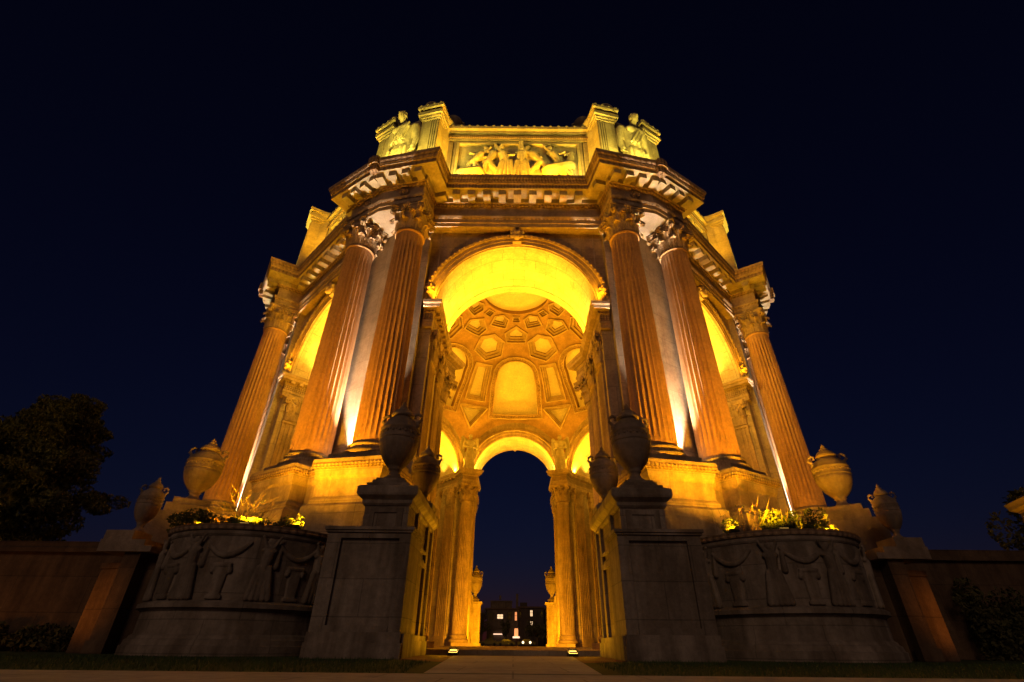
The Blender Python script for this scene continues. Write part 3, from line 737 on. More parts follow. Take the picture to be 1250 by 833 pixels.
# ------------------------------------------------------------------ urns
def urn_mesh():
    b = MB()
    fl_ = lambda a, z: (.018*abs(sin(a*14)) if z < 1.18 else 0)
    b.lathe([(.001,0),(.30,0),(.30,.07),(.24,.10),(.17,.17),(.145,.25),(.17,.31),(.20,.33),(.17,.36),(.26,.44),(.40,.62),(.50,.82),(.555,1.02),(.575,1.17)], 84, 0, None, True, wave=fl_)
    b.lathe([(.575,1.17),(.60,1.19),(.60,1.23),(.575,1.25),(.578,1.36),(.575,1.46),(.60,1.48),(.60,1.52),(.565,1.54),(.52,1.66),(.44,1.78),(.34,1.86),(.30,1.90),(.27,1.92)], 48)
    return b
def lid_mesh():
    b = MB(); b.lathe([(.25,1.91),(.33,1.95),(.35,2.0),(.32,2.03),(.30,2.07),(.26,2.14),(.17,2.20),(.13,2.24),(.15,2.27),(.11,2.30),(.06,2.33),(.08,2.38),(.05,2.44),(.001,2.50)], 32)
    return b
def handle_mesh(s_):
    b = MB(); pts = [(s_*.42,0,1.70),(s_*.52,0,1.74),(s_*.62,0,1.84),(s_*.60,0,1.96),(s_*.50,0,2.03),(s_*.40,0,1.99),(s_*.40,0,1.91),(s_*.46,0,1.90)]
    b.tube(pts, [.06,.055,.05,.05,.05,.045,.04,.035], 8); b.ball((s_*.5,0,1.66), .09, 8); return b
def make_urn(label, loc, h, rz=0, group=None, wide=1.0, plinth=None):
    u = thing('urn', label, 'urn', loc, rz, group); s_ = h/2.5; u.scale = (s_*wide, s_*wide, s_)
    body = urn_mesh().build('body', M['urn'], u); orn_ = MB()
    for i in range(20):
        a = 2*PI*i/20; orn_.ball((.565*cos(a),.565*sin(a),1.365), .05, 6); 
        orn_.ball((.568*cos(a+.157),.568*sin(a+.157),1.39), .035, 6)
    orn_.build('carved_band', M['urn'], body)
    lid_mesh().build('lid', M['urn'], u)
    for q in (-1,1): handle_mesh(q).build('handle', M['urn'], u)
    return u
def dup_urn(u, label, loc, h, rz=0, group=None, wide=1.0):
    c = dup(u, None, loc, rz); s_ = h/2.5; c.scale = (s_*wide, s_*wide, s_); c['label'] = label
    if group: c['group'] = group
    return c
SIDE = {-1: 'left', 1: 'right'}
G_URN = 'lidded stone urns around the rotunda'
Y = lambda d: CAM_Y + d
u0 = make_urn('large dark urn on the pedestal left of the entrance path, taller of its pair', (-3.74, Y(14.7), 4.2), 2.72, R(-8), G_URN, 0.98)
dup_urn(u0, 'large dark urn on the pedestal right of the entrance path, taller of its pair', (3.74, Y(14.7), 4.2), 2.72, R(8), G_URN, .98)
dup_urn(u0, 'smaller urn on the coping beside the passage, left of the arch', (-3.17, Y(16.8), 4.06), 2.1, R(-4), G_URN, 1.02)
dup_urn(u0, 'smaller urn on the coping beside the passage, right of the arch', (3.17, Y(16.8), 4.06), 2.1, R(4), G_URN, 1.02)
dup_urn(u0, 'round amber lit urn behind the left planter, in front of a red fluted column', (-12.55, Y(19), 4.56), 2.6, R(20), G_URN, 1.08)
dup_urn(u0, 'round amber lit urn behind the right planter, in front of a red fluted column', (12.8, Y(19), 4.56), 2.6, R(-20), G_URN, 1.08)
dup_urn(u0, 'dim orange urn on the buttress at the left end of the garden wall', (-12.15, Y(16.3), 2.95), 1.8, R(35), G_URN, .86)
dup_urn(u0, 'dim orange urn on the buttress at the right end of the garden wall', (12.4, Y(16.3), 2.95), 1.8, R(-35), G_URN, .86)
dup_urn(u0, 'bright amber urn on the far pedestal seen through the archway, left', (-4.0, Y(56), 3.95), 3.2, 0, G_URN, .9)
dup_urn(u0, 'bright amber urn on the far pedestal seen through the archway, right', (4.0, Y(56), 3.95), 3.2, 0, G_URN, .9)

# ------------------------------------------------------------------ entrance pylons, far pedestals, buttresses
def sbox(mb, s_, x0, x1, y0, y1, z0, z1, m=0):
    a, b = sorted((s_*x0, s_*x1)); mb.box(a, b, y0, y1, z0, z1, m)
def pylon(s_):
    t = thing('pylon', f'grey stone pylon with sunken panel on the {SIDE[s_]} of the entrance path', 'pylon', (s_*3.86, Y(13.5), GZ), 0, 'pylons flanking the entrance path')
    X = T(-s_*3.86, -Y(13.5), -GZ)
    def fin(mb, name, mats):
        mb.v = [tuple(X @ Vector(p)) for p in mb.v]; return mb.build(name, mats, t)
    f0 = Y(13.5); b = MB()
    sbox(b, s_, 2.75, 4.97, f0+.10, f0+1.5, GZ-.02, 2.5)                          # block behind the panel face
    sbox(b, s_, 2.75, 3.05, f0, f0+.1, .22, 2.5); sbox(b, s_, 4.60, 4.97, f0, f0+.1, .22, 2.5); sbox(b, s_, 3.05, 4.60, f0, f0+.1, 2.36, 2.5); sbox(b, s_, 3.05, 4.6, f0-.02, f0+.1, .22, .36)
    fin(b, 'block', M['grey'])
    b = MB(); sbox(b, s_, 2.68, 5.03, f0-.06, f0+.1, GZ-.02, .0); sbox(b, s_, 2.72, 5.0, f0-.03, f0+.1, .0, .22); sbox(b, s_, 2.66, 2.75, f0+.1, f0+1.52, GZ-.02, .2); fin(b, 'base', M['greyp'])
    b = MB(); sbox(b, s_, 2.70, 5.02, f0-.05, f0+1.5, 2.5, 2.56); sbox(b, s_, 2.66, 5.06, f0-.09, f0+1.5, 2.56, 2.64); fin(b, 'cap', M['greyp'])
    b = MB(); w0, w1 = Y(13.95), Y(18.2)
    sbox(b, s_, 2.99, 4.3, Y(15.0), w1, GZ-.02, 3.35); sbox(b, s_, 2.99, 4.25, w0, Y(15.0), 2.64, 3.35)
    for (y0, y1) in ((Y(15.02), Y(15.3)), (Y(17.0), Y(17.3)), (Y(17.95), w1)): sbox(b, s_, 2.90, 2.99, y0, y1, .2, 3.35)
    sbox(b, s_, 2.90, 2.99, Y(15.3), Y(17.0), 2.05, 2.2); sbox(b, s_, 2.93, 2.99, Y(15.3), Y(17.0), 2.2, 2.28); sbox(b, s_, 2.90, 2.99, Y(15.3), Y(17.0), 2.45, 2.53)
    sbox(b, s_, 2.80, 2.99, Y(15.0), w1, GZ-.02, .06); sbox(b, s_, 2.85, 2.99, Y(15.0), w1, .06, .2)
    fin(b, 'wall', M['grey'])
    b = MB(); p = [(4.25, Y(16)), (4.25, w0), (2.99, w0), (2.99, w1)]
    pts = [(s_*x, y) for x, y in p]; pts = [(-4.25*1, 0)] if False else pts
    if s_ > 0: pts = pts[::-1]
    else: pass
    # outward lies right of travel: left pylon runs outer side -> front -> passage side
    b.sweep(pts, [(-.3,3.30),(.03,3.30),(.08,3.36),(.08,3.45),(.14,3.50),(.22,3.56),(.24,3.62),(.24,3.78),(.2,3.83),(-.3,3.83)])
    sbox(b, s_, 3.2, 4.05, w0+.2, w1, 3.3, 3.826)
    fin(b, 'coping', M['greyp'])
    b = MB(); sbox(b, s_, 3.15, 3.32, w0-.03, w0, 2.66, 3.25); sbox(b, s_, 3.95, 4.1, w0-.03, w0, 2.66, 3.25); sbox(b, s_, 3.32, 3.95, w0-.03, w0, 3.12, 3.25); fin(b, 'panel_frame', M['greyp'])
    b = MB(); X2 = T(s_*3.74, Y(14.7), 0)
    b.box(-.62,.62,-.62,.62,3.83,4.0,0,X2); b.box(-.5,.5,-.5,.5,4.0,4.12,0,X2); b.box(-.42,.42,-.42,.42,4.12,4.2,0,X2); fin(b, 'plinth', M['greyp']); b = MB()
    X2 = T(s_*3.17, Y(16.8), 0); b.box(-.42,.42,-.42,.42,3.83,3.98,0,X2); b.box(-.34,.34,-.34,.34,3.98,4.06,0,X2)
    fin(b, 'plinth', M['greyp'])
    return t
pylon(-1); pylon(1)
def far_pedestal(s_):
    t = thing('pedestal', f'tall amber lit pedestal seen through the archway, {SIDE[s_]} of the far opening', 'pedestal', (s_*4.0, Y(56), GZ), 0, 'far pedestals behind the archway')
    b = MB(); b.box(-.62,.62,-.62,.62,0,3.75); b.box(-.75,.75,-.75,.75,0,.35); 
    for xx in (-.62,.42): b.box(xx,xx+.2,-.68,-.6,.35,3.75)
    b.box(-.42,.42,-.68,-.6,3.5,3.75); b.box(-.42,.42,-.68,-.6,.35,.6); b.build('shaft', M['ped'], t)
    b = MB(); b.sweep([(-.62,.62),(-.62,-.62),(.62,-.62),(.62,.62)], [(-.5,3.7),(.02,3.7),(.06,3.78),(.16,3.84),(.18,3.96),(.1,4.0),(-.5,4.0)]); b.box(-.45,.45,-.45,.45,4.0,4.26); b.build('cap', M['ped'], t)
    return t
far_pedestal(-1); far_pedestal(1)
def buttress(s_):
    t = thing('buttress', f'stepped buttress at the {SIDE[s_]} garden wall, its outer block lit orange', 'buttress', (s_*12.0, Y(17), GZ), 0, 'buttresses at the ends of the garden walls')
    X = T(-s_*12.0, -Y(17), -GZ)
    def fin(mb, name, mats):
        mb.v = [tuple(X @ Vector(p)) for p in mb.v]; return mb.build(name, mats, t)
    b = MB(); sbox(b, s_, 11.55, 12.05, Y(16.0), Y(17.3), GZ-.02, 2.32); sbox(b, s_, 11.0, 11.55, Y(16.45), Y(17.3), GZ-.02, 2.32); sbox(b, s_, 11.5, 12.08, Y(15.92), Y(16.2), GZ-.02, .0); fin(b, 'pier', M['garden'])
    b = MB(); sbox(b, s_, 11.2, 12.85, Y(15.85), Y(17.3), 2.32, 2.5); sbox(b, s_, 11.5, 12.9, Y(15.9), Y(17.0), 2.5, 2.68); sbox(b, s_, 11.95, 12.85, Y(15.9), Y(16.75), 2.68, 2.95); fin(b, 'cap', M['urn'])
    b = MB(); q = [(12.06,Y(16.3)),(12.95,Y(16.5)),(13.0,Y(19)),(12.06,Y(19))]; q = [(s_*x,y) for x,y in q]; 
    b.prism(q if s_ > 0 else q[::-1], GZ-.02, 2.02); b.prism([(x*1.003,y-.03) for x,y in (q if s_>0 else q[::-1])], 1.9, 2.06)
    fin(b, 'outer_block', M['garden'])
    b = MB(); X2 = T(s_*(12.78 if s_ > 0 else 12.55), Y(19), -.28) @ RZ(s_*-R(35)); b.box(-1.15,1.15,-1.15,1.15,GZ+.2,3.9,0,X2); b.box(-1.0,1.0,-1.0,1.0,3.9,4.25,0,X2); b.box(-.8,.8,-.8,.8,4.25,4.6,0,X2); b.box(-.62,.62,-.62,.62,4.6,4.84,0,X2); fin(b, 'stepped_block', M['urn'])
buttress(-1); buttress(1)
def garden_wall(s_):
    t = thing('garden_wall', f'dark rendered garden wall with a thick coping running out of frame on the {SIDE[s_]}', 'wall', (s_*20, Y(18.6), GZ), 0, 'garden walls either side of the rotunda')
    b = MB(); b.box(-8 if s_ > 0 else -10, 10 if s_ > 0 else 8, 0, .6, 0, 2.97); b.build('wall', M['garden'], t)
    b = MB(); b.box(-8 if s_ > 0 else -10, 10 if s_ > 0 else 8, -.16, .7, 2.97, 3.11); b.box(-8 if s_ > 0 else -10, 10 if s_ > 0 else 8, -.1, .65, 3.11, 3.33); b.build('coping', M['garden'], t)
garden_wall(-1); garden_wall(1)

# ------------------------------------------------------------------ planters with relief friezes
PR = 2.55
def planter(s_):
    c = (s_*8.15, Y(16.65)); ax = math.atan2(c[0], -c[1])*0.55
    t = thing('planter', f'rounded stone planter carved with garland bearers, {SIDE[s_]} of the path', 'planter', (c[0], c[1], GZ), ax, 'carved stone planters below the columns')
    def arcpath(r, a0=-100, a1=100, n=48): return [(r*sin(R(a0+(a1-a0)*i/n)), -r*cos(R(a0+(a1-a0)*i/n))) for i in range(n+1)]
    z = lambda q: q-GZ
    def tail(p): return [(p[0][0], 3.2)] + p + [(p[-1][0], 3.2)]
    b = MB(); b.sweep(tail(arcpath(PR)), [(-.5,0),(.30,0),(.30,z(-.1)),(.25,z(-.08)),(.23,z(.03)),(.17,z(.06)),(.15,z(.12)),(.08,z(.16)),(.08,z(.66)),(.13,z(.70)),(.22,z(.74)),(.22,z(.84)),(.14,z(.88)),(0,z(.92)),(0,z(2.52)),(-.5,z(2.52))]); b.build('drum', M['grey'], t)
    b = MB(); b.sweep(tail(arcpath(PR)), [(-.5,z(2.50)),(.02,z(2.50)),(.05,z(2.55)),(.05,z(2.63)),(.10,z(2.66)),(.13,z(2.70)),(.13,z(2.8)),(-.4,z(2.82)),(-.45,z(2.5))], False, [0,0,0,0,1,1,0,0]); b.build('rim', [M['greyp'], M['orn']], t)
    b = MB(); pts = arcpath(PR-.3)+[(2.2,3.0),(-2.2,3.0)]; b.prism(pts, z(2.3), z(2.66)); b.build('soil', M['soil'], t)
    rb = MB(); rb.box(-4.2,4.2,-.02,.09,0.92,2.52); h = 1.5
    for i in range(5):
        x = (i-2)*1.72+(.12 if i % 2 else -.05); fc = 1 if i % 2 else -1
        pose(rb, x, .93, 1.5, -.07, fc, .06, -2.0, 2.0, .03*fc, robe=True)
        capsule(rb,(x-.1*fc,-.06,1.5),(x+.22*fc,-.06,.98),.07,.05); capsule(rb,(x-.16,-.05,1.3),(x-.22,-.05,.97),.06,.07)
        if i < 4:
            xm = x+.86; n_ = 9
            for j in range(n_):
                a, b_ = j/n_, (j+1)/n_; f_ = lambda q: (x+.3+q*1.12, -.05, 2.32-.34*4*q*(1-q))
                capsule(rb, f_(a), f_(b_), .045+.03*sin(PI*a), .045+.03*sin(PI*b_), 8)
            rb.box(xm-.2,xm+.2,-.12,.0,.93,1.02); rb.box(xm-.13,xm+.13,-.1,.0,1.02,1.72); rb.box(xm-.24,xm+.24,-.13,.0,1.72,1.80)
            for q in (-1,1): capsule(rb,(xm+q*.2,-.06,1.66),(xm+q*.22,-.06,1.6),.075,.07,8); capsule(rb,(xm+q*.13,-.06,1.5),(xm+q*.11,-.06,1.05),.045,.035,8)
            capsule(rb,(x+.32,-.05,2.2),(x+.30,-.05,1.75),.05,.08,8)
    def bend(co):
        rr = PR-.03-co.y*.95; a = co.x/PR; return Vector((rr*sin(a), -rr*cos(a), co.z-GZ))
    remeshed(rb, 'relief_frieze', M['greyp'], .022, t, bend, 1)
    return t
planter(-1); planter(1)

# ------------------------------------------------------------------ plants
def leaf_cloud(mb, centres, n, size, m=0, flat=.5, drop=0):
    for i in range(n):
        c, r = random.choice(centres); 
        while True:
            p = Vector((random.uniform(-1,1),random.uniform(-1,1),random.uniform(-1,1)))
            if p.length < 1: break
        p = p.normalized()*(p.length**.45); p = Vector(c)+Vector((p.x*r[0],p.y*r[1],p.z*r[2]))
        a = Vector((random.gauss(0,1),random.gauss(0,1),random.gauss(0,1)+drop)).normalized(); b = a.cross(Vector((random.gauss(0,1),random.gauss(0,1),random.gauss(0,1)))).normalized()
        s_ = size*random.uniform(.6,1.4)
        mb.add([p-a*s_, p+b*s_*flat, p+a*s_, p-b*s_*flat], [(0,1,2,3)], m)
def shrub(label, x, y, z, w, h, n, size, stems=5, tall=False, group='shrubs growing in the planters'):
    t = thing('shrub', label, 'shrub', (x,y,z), 0, group); f = MB(); cs = []
    for i in range(9): cs.append(((random.uniform(-w,w)*.7, random.uniform(-w,w)*.35, h*random.uniform(.25,.8)), (w*random.uniform(.22,.4), w*.3, h*random.uniform(.2,.35))))
    leaf_cloud(f, cs, n, size); f.build('foliage', M['leaf'], t)
    st = MB()
    for i in range(stems):
        a = random.uniform(0,2*PI); st.tube([(0,0,-.15),(.2*w*cos(a),.2*w*sin(a),h*.4),(.6*w*cos(a),.4*w*sin(a),h*random.uniform(.7,1.0))],[.02,.014,.006],5)
    st.build('stem', M['twig'], t)
def twiggy(label, x, y, z, h, n):
    t = thing('bare_shrub', label, 'shrub', (x,y,z), 0); b = MB()
    for i in range(n):
        a = random.uniform(0,2*PI); l = h*random.uniform(.6,1.0); sp = random.uniform(.15,.75); p = Vector((0,0,-.1)); pts = [p]; d = Vector((cos(a)*sp,sin(a)*sp,1)).normalized()
        for j in range(5):
            d = (d+Vector((random.gauss(0,.16),random.gauss(0,.16),random.gauss(0,.08)))).normalized(); p = p+d*l/5; pts.append(p)
            if j > 0:
                e = (d+Vector((random.gauss(0,.6),random.gauss(0,.6),random.gauss(.1,.3)))).normalized(); b.tube([p, p+e*l*.14, p+e*l*.24+Vector((0,0,.03))],[.006,.005,.003],4)
        b.tube(pts,[.012,.010,.008,.006,.005,.003],4)
    b.build('twigs', M['twig'], t)
    f = MB(); leaf_cloud(f, [((0,0,h*.5),(h*.5,h*.4,h*.4))], 90, .035); f.build('foliage', M['leaf'], t)
random.seed(11)
twiggy('bare twiggy shrub in the left planter, glowing from a lamp below', -8.9, Y(16.3), 2.68, 1.8, 40)
shrub('low bright leafy shrub along the left part of the left planter', -9.6, Y(15.3), 2.66, 1.0, .72, 1500, .05)
shrub('low dark shrub in the middle of the left planter rim', -8.2, Y(15.2), 2.66, .8, .62, 1000, .05)
shrub('small bright shrub at the right end of the left planter', -6.9, Y(15.2), 2.66, .6, .62, 700, .045)
shrub('tall bright leafy shrub in the middle of the right planter', 8.6, Y(16.1), 2.68, .95, 1.25, 1500, .06, 8)
shrub('rounded dark leaved shrub beside the bright one in the right planter', 9.3, Y(15.4), 2.66, .5, 1.0, 1000, .05)
shrub('small bright shrub at the left end of the right planter', 6.55, Y(15.2), 2.66, .35, .68, 420, .045)
shrub('thin grassy shrub at the outer end of the right planter', 9.95, Y(15.9), 2.66, .5, .8, 600, .045)
twiggy('thin bare shrub behind the leaves in the right planter', 7.5, Y(16.4), 2.68, 1.5, 26)
def bush(label, x, y, w, h, n, size, group):
    t = thing('bush', label, 'bush', (x,y,GZ), 0, group); f = MB()
    cs = [((random.uniform(-w,w)*.75, random.uniform(-.3,.2), h*random.uniform(.15,.75)), (w*.3,.35,h*.28)) for i in range(12)]
    leaf_cloud(f, cs, n, size); f.build('foliage', M['dark_leaf'], t)
    b = MB()
    for i in range(6): b.tube([(random.uniform(-w,w)*.4,0,0),(random.uniform(-w,w)*.6,0,h*.5),(random.uniform(-w,w)*.8,-.1,h*.9)],[.03,.02,.008],5)
    b.build('stem', M['bark'], t)
bush('low dark bush at the foot of the left garden wall', -14.9, Y(17.9), 1.1, .75, 1500, .07, 'bushes at the garden walls')
bush('low dark bush further left along the left garden wall', -17.0, Y(17.8), 1.2, .9, 1500, .07, 'bushes at the garden walls')
bush('dark bush climbing the right garden wall at the frame edge', 16.2, Y(18.0), 1.5, 2.4, 2600, .08, 'bushes at the garden walls')
def conifer(label, x, y, h, w, seed, n=5200):
    random.seed(seed); t = thing('cypress_tree', label, 'tree', (x,y,GZ)); tr = MB()
    tr.tube([(0,0,0),(.15,0,h*.3),(-.1,.1,h*.6),(.1,0,h*.93)],[.55,.42,.26,.05],10); cr = MB(); cs = []
    for i in range(95):
        q = random.random()**.8; z = h*(.2+.80*q); a = random.uniform(0,2*PI); rr = w*(.30+1.05*min(1,(1-q)*1.9)**.8)*random.uniform(.5,1.05)*(.78 if q > .3 else .62)
        e = (rr*cos(a), rr*sin(a), z+random.uniform(-.3,.6)); tr.tube([(0,0,z-.12*h*.5),(rr*.5*cos(a),rr*.5*sin(a),z-.2),e],[.13,.08,.02],5)
        for j in range(3):
            ff = random.uniform(.55,1.08); s_ = random.uniform(.5,1.15)*(w/6)
            cs.append(((e[0]*ff,e[1]*ff,e[2]+random.uniform(-.6,.6)),(s_*1.35,s_*1.35,s_*.55)))
    for i in range(16): z = h*(.08+.72*i/15); cs += [((w*.32*cos(i*2.4),w*.32*sin(i*2.4),z),(w*.55,w*.55,h*.07))]*5
    leaf_cloud(cr, cs, n*9, .19, 0, .3, 1.0)
    tr.build('trunk', M['bark'], t); cr.build('crown', M['dark_leaf'], t)
conifer('large dark cypress standing behind the left garden wall', -36.6, Y(36), 16.6, 5.2, 5, 11000)
def broad_tree(label, x, y, h, w, seed, n=2600):
    random.seed(seed); t = thing('tree', label, 'tree', (x,y,GZ)); tr = MB(); tr.tube([(0,0,0),(.1,0,h*.35),(0,.1,h*.7)],[.35,.25,.1],8); cs = []
    for i in range(16):
        a = random.uniform(0,2*PI); r_ = w*random.uniform(.2,.85); z = h*random.uniform(.35,.92); tr.tube([(0,0,h*.3),(r_*.5*cos(a),r_*.5*sin(a),z-.5),(r_*cos(a),r_*sin(a),z)],[.12,.07,.02],5)
        cs.append(((r_*cos(a),r_*sin(a),z),(w*.33,w*.33,h*.12)))
    cr = MB(); leaf_cloud(cr, cs, n, .22); tr.build('trunk', M['bark'], t); cr.build('crown', M['dark_leaf'], t)
broad_tree('dark tree behind the lit column capital at the right edge', 39.5, Y(38), 11.5, 2.9, 9)

# ------------------------------------------------------------------ corner of the colonnade at the right edge
cl = thing('colonnade', 'corner of a lit colonnade with leafy capital and cornice at the right edge', 'colonnade', (33.5, Y(30), GZ), R(-20)); cl.scale = (1, 1, .94)
for i, (px_, py_) in enumerate(((0,0),(3.6,0))):
    sh = shaft_mb(.55,.48,1.0,6.3,20,6).build('column', M['column'], cl, (px_,py_,0)); cp = capital_mb(.47,1.05,.66).build('capital', M['capital'], sh, (0,0,6.46)); base_mb(.55,0,1.0).build('base', M['ped'], sh)
b = MB(); b.sweep([(-.55,3),(-.55,-.55),(6,-.55),(6,3)], [(-.5,7.5),(0,7.5),(0,7.8),(.05,7.85),(.05,8.1),(0,8.15),(0,8.5),(.15,8.6),(.5,8.7),(.55,8.9),(.65,9.1),(-.5,9.15)], False, [0,0,0,0,0,0,1,0,0,0,0]); b.build('entablature', [M['trim'], M['orn']], cl)
spot('colonnade_lamp', (30.5, Y(26), .4), (32.6, Y(29.6), 8.2), 3000, SOD, 70)

# ------------------------------------------------------------------ statues
def rot_pt(p, ax): return p
def robed(mb, h, wings=False, arms='down', lean=0):
    fold = lambda a, z: .07*sin(a*9+2*z)*max(0,1-z/(h*.62)) + .03*sin(a*15)*max(0,1-z/(h*.6))
    mb.lathe([(.001,0),(.17*h,0),(.165*h,.06*h),(.14*h,.25*h),(.125*h,.42*h),(.12*h,.5*h),(.1*h,.58*h),(.095*h,.62*h),(.12*h,.70*h),(.135*h,.78*h),(.11*h,.825*h),(.05*h,.85*h),(.042*h,.88*h),(.001,.885*h)], 54, 0, None, True, 1.0, .74, fold)
    mb.ball((0,-.01*h,.935*h), .062*h, 14, 0, (.86,1,1.2)); mb.ball((0,-.075*h,.93*h), .014*h, 6, 0, (1,1,1.6)); mb.ball((0,.015*h,.955*h), .066*h, 10, 0, (1,1,.95))
    for s_ in (-1,1):
        sh = Vector((s_*.125*h,0,.78*h))
        if arms == 'down': el = sh+Vector((s_*.05*h,.01*h,-.17*h)); hn = el+Vector((-s_*.035*h,-.05*h,-.15*h))
        elif arms == 'front': el = sh+Vector((s_*.04*h,-.02*h,-.16*h)); hn = Vector((s_*.03*h,-.13*h,.60*h))
        capsule(mb, sh, el, .042*h, .034*h); capsule(mb, el, hn, .034*h, .022*h); mb.ball(hn, .028*h, 8)
        for i in range(4): capsule(mb, hn+Vector(((i-1.5)*.011*h,-.01*h,-.01*h)), hn+Vector(((i-1.5)*.012*h,-.02*h,-.045*h)), .008*h, .006*h, 6)
        if wings:
            for i in range(6):
                q = i/5; capsule(mb, (s_*(.10+.02*i)*h,.06*h,(.86-.02*i)*h), (s_*(.27-.035*i)*h,.05*h,(.52-.07*i+.32*(1-q)*0)*h), .035*h, .02*h, 8)
            capsule(mb,(s_*.08*h,.07*h,.80*h),(s_*.21*h,.06*h,.92*h),.05*h,.04*h); capsule(mb,(s_*.21*h,.06*h,.92*h),(s_*.265*h,.05*h,.55*h),.04*h,.02*h)
for s_, nm in ((-1,'left'),(1,'right')):
    x, y = pier_pt(3 if s_ < 0 else 4, RI-.05, 0)
    t = thing('statue', f'winged robed stone figure standing on the capital at the {nm} of the far archway', 'statue', (x, y, 15.235), math.atan2(y,x)-PI/2, 'winged figures inside the rotunda')
    mb = MB(); robed(mb, 3.9, True, 'front'); remeshed(mb, 'figure', M['statue'], .05, t)
    b = MB(); b.box(-.62,.62,-.5,.5,0,.22); b.build('plinth', M['statue'], t); t.children[0].location.z = .2
for k, nm in ((0,'left'),(-1,'right')):
    x, y = pier_pt(k, 19.62, 0)
    t = thing('statue', f'colossal bare chested stone figure with draped hips between the attic pilasters at upper {nm}', 'statue', (x, y, 23.8), -R(22.5+45*k), 'attic figures on the rotunda')
    mb = MB(); h = 6.45; fold = lambda a, z: .06*sin(a*8+1.2*z)+.035*sin(a*17)
    mb.lathe([(.001,0),(.15*h,0),(.14*h,.1*h),(.13*h,.3*h),(.13*h,.42*h),(.115*h,.50*h),(.001,.505*h)], 72, 0, None, True, 1, .72, fold)
    mb.lathe([(.001,.48*h),(.105*h,.5*h),(.10*h,.58*h),(.105*h,.66*h),(.125*h,.74*h),(.13*h,.79*h),(.095*h,.835*h),(.055*h,.855*h),(.048*h,.89*h),(.001,.90*h)], 32, 0, None, True, 1, .66)
    for q in (-1,1):
        mb.ball((q*.058*h,-.07*h,.76*h), .05*h, 10, 0, (1.1,.5,.8)); sh = Vector((q*.138*h,0,.79*h)); el = sh+Vector((q*.02*h,.0,-.18*h)); hn = el+Vector((-q*.012*h,-.03*h,-.15*h))
        mb.ball(sh, .047*h, 10); [capsule(mb, (q*(.10-.03*i)*h,-.075*h,.80*h), (q*(.02-.05*i)*h,-.085*h,(.58-.02*i)*h), .014*h, .014*h, 6) for i in range(3 if q > 0 else 0)]; capsule(mb, sh, el, .046*h, .036*h); capsule(mb, el, hn, .037*h, .024*h); mb.ball(hn, .032*h, 8)
        for i in range(4): capsule(mb, hn+Vector(((i-1.5)*.014*h,-.01*h,-.01*h)), hn+Vector(((i-1.5)*.015*h,-.025*h,-.055*h)), .010*h, .008*h, 6)
        for i in range(3): mb.ball((q*.028*h,-.06*h,(.56+.05*i)*h), .028*h, 8, 0, (1,.45,.8))
    capsule(mb, (0,-.01*h,.86*h), (0,-.05*h,.92*h), .042*h, .036*h); mb.ball((0,-.07*h,.95*h), .046*h, 14, 0, (.88,1,1.25)); mb.ball((0,-.117*h,.945*h), .012*h, 6, 0, (1,1,1.7)); mb.ball((0,-.045*h,.966*h), .05*h, 12, 0, (1,1,.9))
    for i in range(7): mb.ball((.036*h*cos(i*.9),-.05*h+.03*h*sin(i*.9),.995*h), .017*h, 6)
    for q in (-1,1): mb.ball((q*.043*h,-.06*h,.945*h), .012*h, 6)
    for i in range(5): capsule(mb, ((i-2)*.05*h,-.085*h,.44*h), ((i-2)*.055*h,-.095*h,.05*h), .016*h, .022*h, 8)
    mb.v = [(x_, y_-.06*z_*z_/h, z_) for x_, y_, z_ in mb.v]
    remeshed(mb, 'figure', M['statue'], .045, t, None, 1)
    b = MB(); b.box(-1.2,1.2,-.8,.9,-.05,.12); b.build('plinth', M['attic'], t)
# dark round jars on the roof behind the parapet
for s_, nm in ((-1,'left'),(1,'right')):
    t = thing('roof_jar', f'dark round jar silhouetted behind the parapet at upper {nm}', 'jar', (s_*4.9, -16.1, 32.3), 0, 'jars behind the parapet'); t.scale = (.72,.72,.72)
    b = MB(); b.box(-.7,.7,-.7,.7,-3.4,-.3); b.box(-.9,.9,-.9,.9,-.3,.02); b.build('plinth', M['attic'], t)
    b = MB(); b.lathe([(.001,0),(.5,0),(.55,.25),(.4,.4),(.75,.8),(.95,1.25),(.9,1.7),(.6,2.05),(.4,2.15),(.45,2.3),(.001,2.35)], 28); b.build('body', M['urn'], t)
    b = MB(); b.tube([(-s_*.8,0,1.0),(-s_*1.1,0,1.25),(-s_*1.1,0,1.6),(-s_*.85,0,1.75)], .09, 8); b.build('handle', M['attic'], t)

# ------------------------------------------------------------------ far street seen through the arch
def house(name, label, x0, x1, y, h, mat, wins, lit, extra=None):
    t = thing(name, label, 'house', ((x0+x1)/2, y, GZ)); w = (x1-x0)/2
    b = MB(); b.box(-w,w,0,9,0,h); b.build('wall', mat, t)
    b = MB(); b.box(-w-.3,w+.3,-.35,9.2,h,h+.35); b.build('roof', M['roof'], t)
    for (wx, wz, ww, wh, m) in wins:
        f = MB(); f.box(wx-ww/2-.12,wx+ww/2+.12,-.08,.05,wz-.12,wz+wh+.12); fo = f.build('window', M['h2'], t)
        p = MB(); p.box(wx-ww/2,wx+ww/2,-.11,.02,wz,wz+wh); p.box(wx-.04,wx+.04,-.14,.02,wz,wz+wh,1); p.box(wx-ww/2,wx+ww/2,-.135,.02,wz+wh*.55,wz+wh*.55+.08,1); p.build('pane', [m, M['h2']], fo)
    if extra: extra(t, w, h)
    return t
YF = Y(150); k_ = .8428*150/580      # metres per pixel out there
hx = lambda p: (p-630)*k_
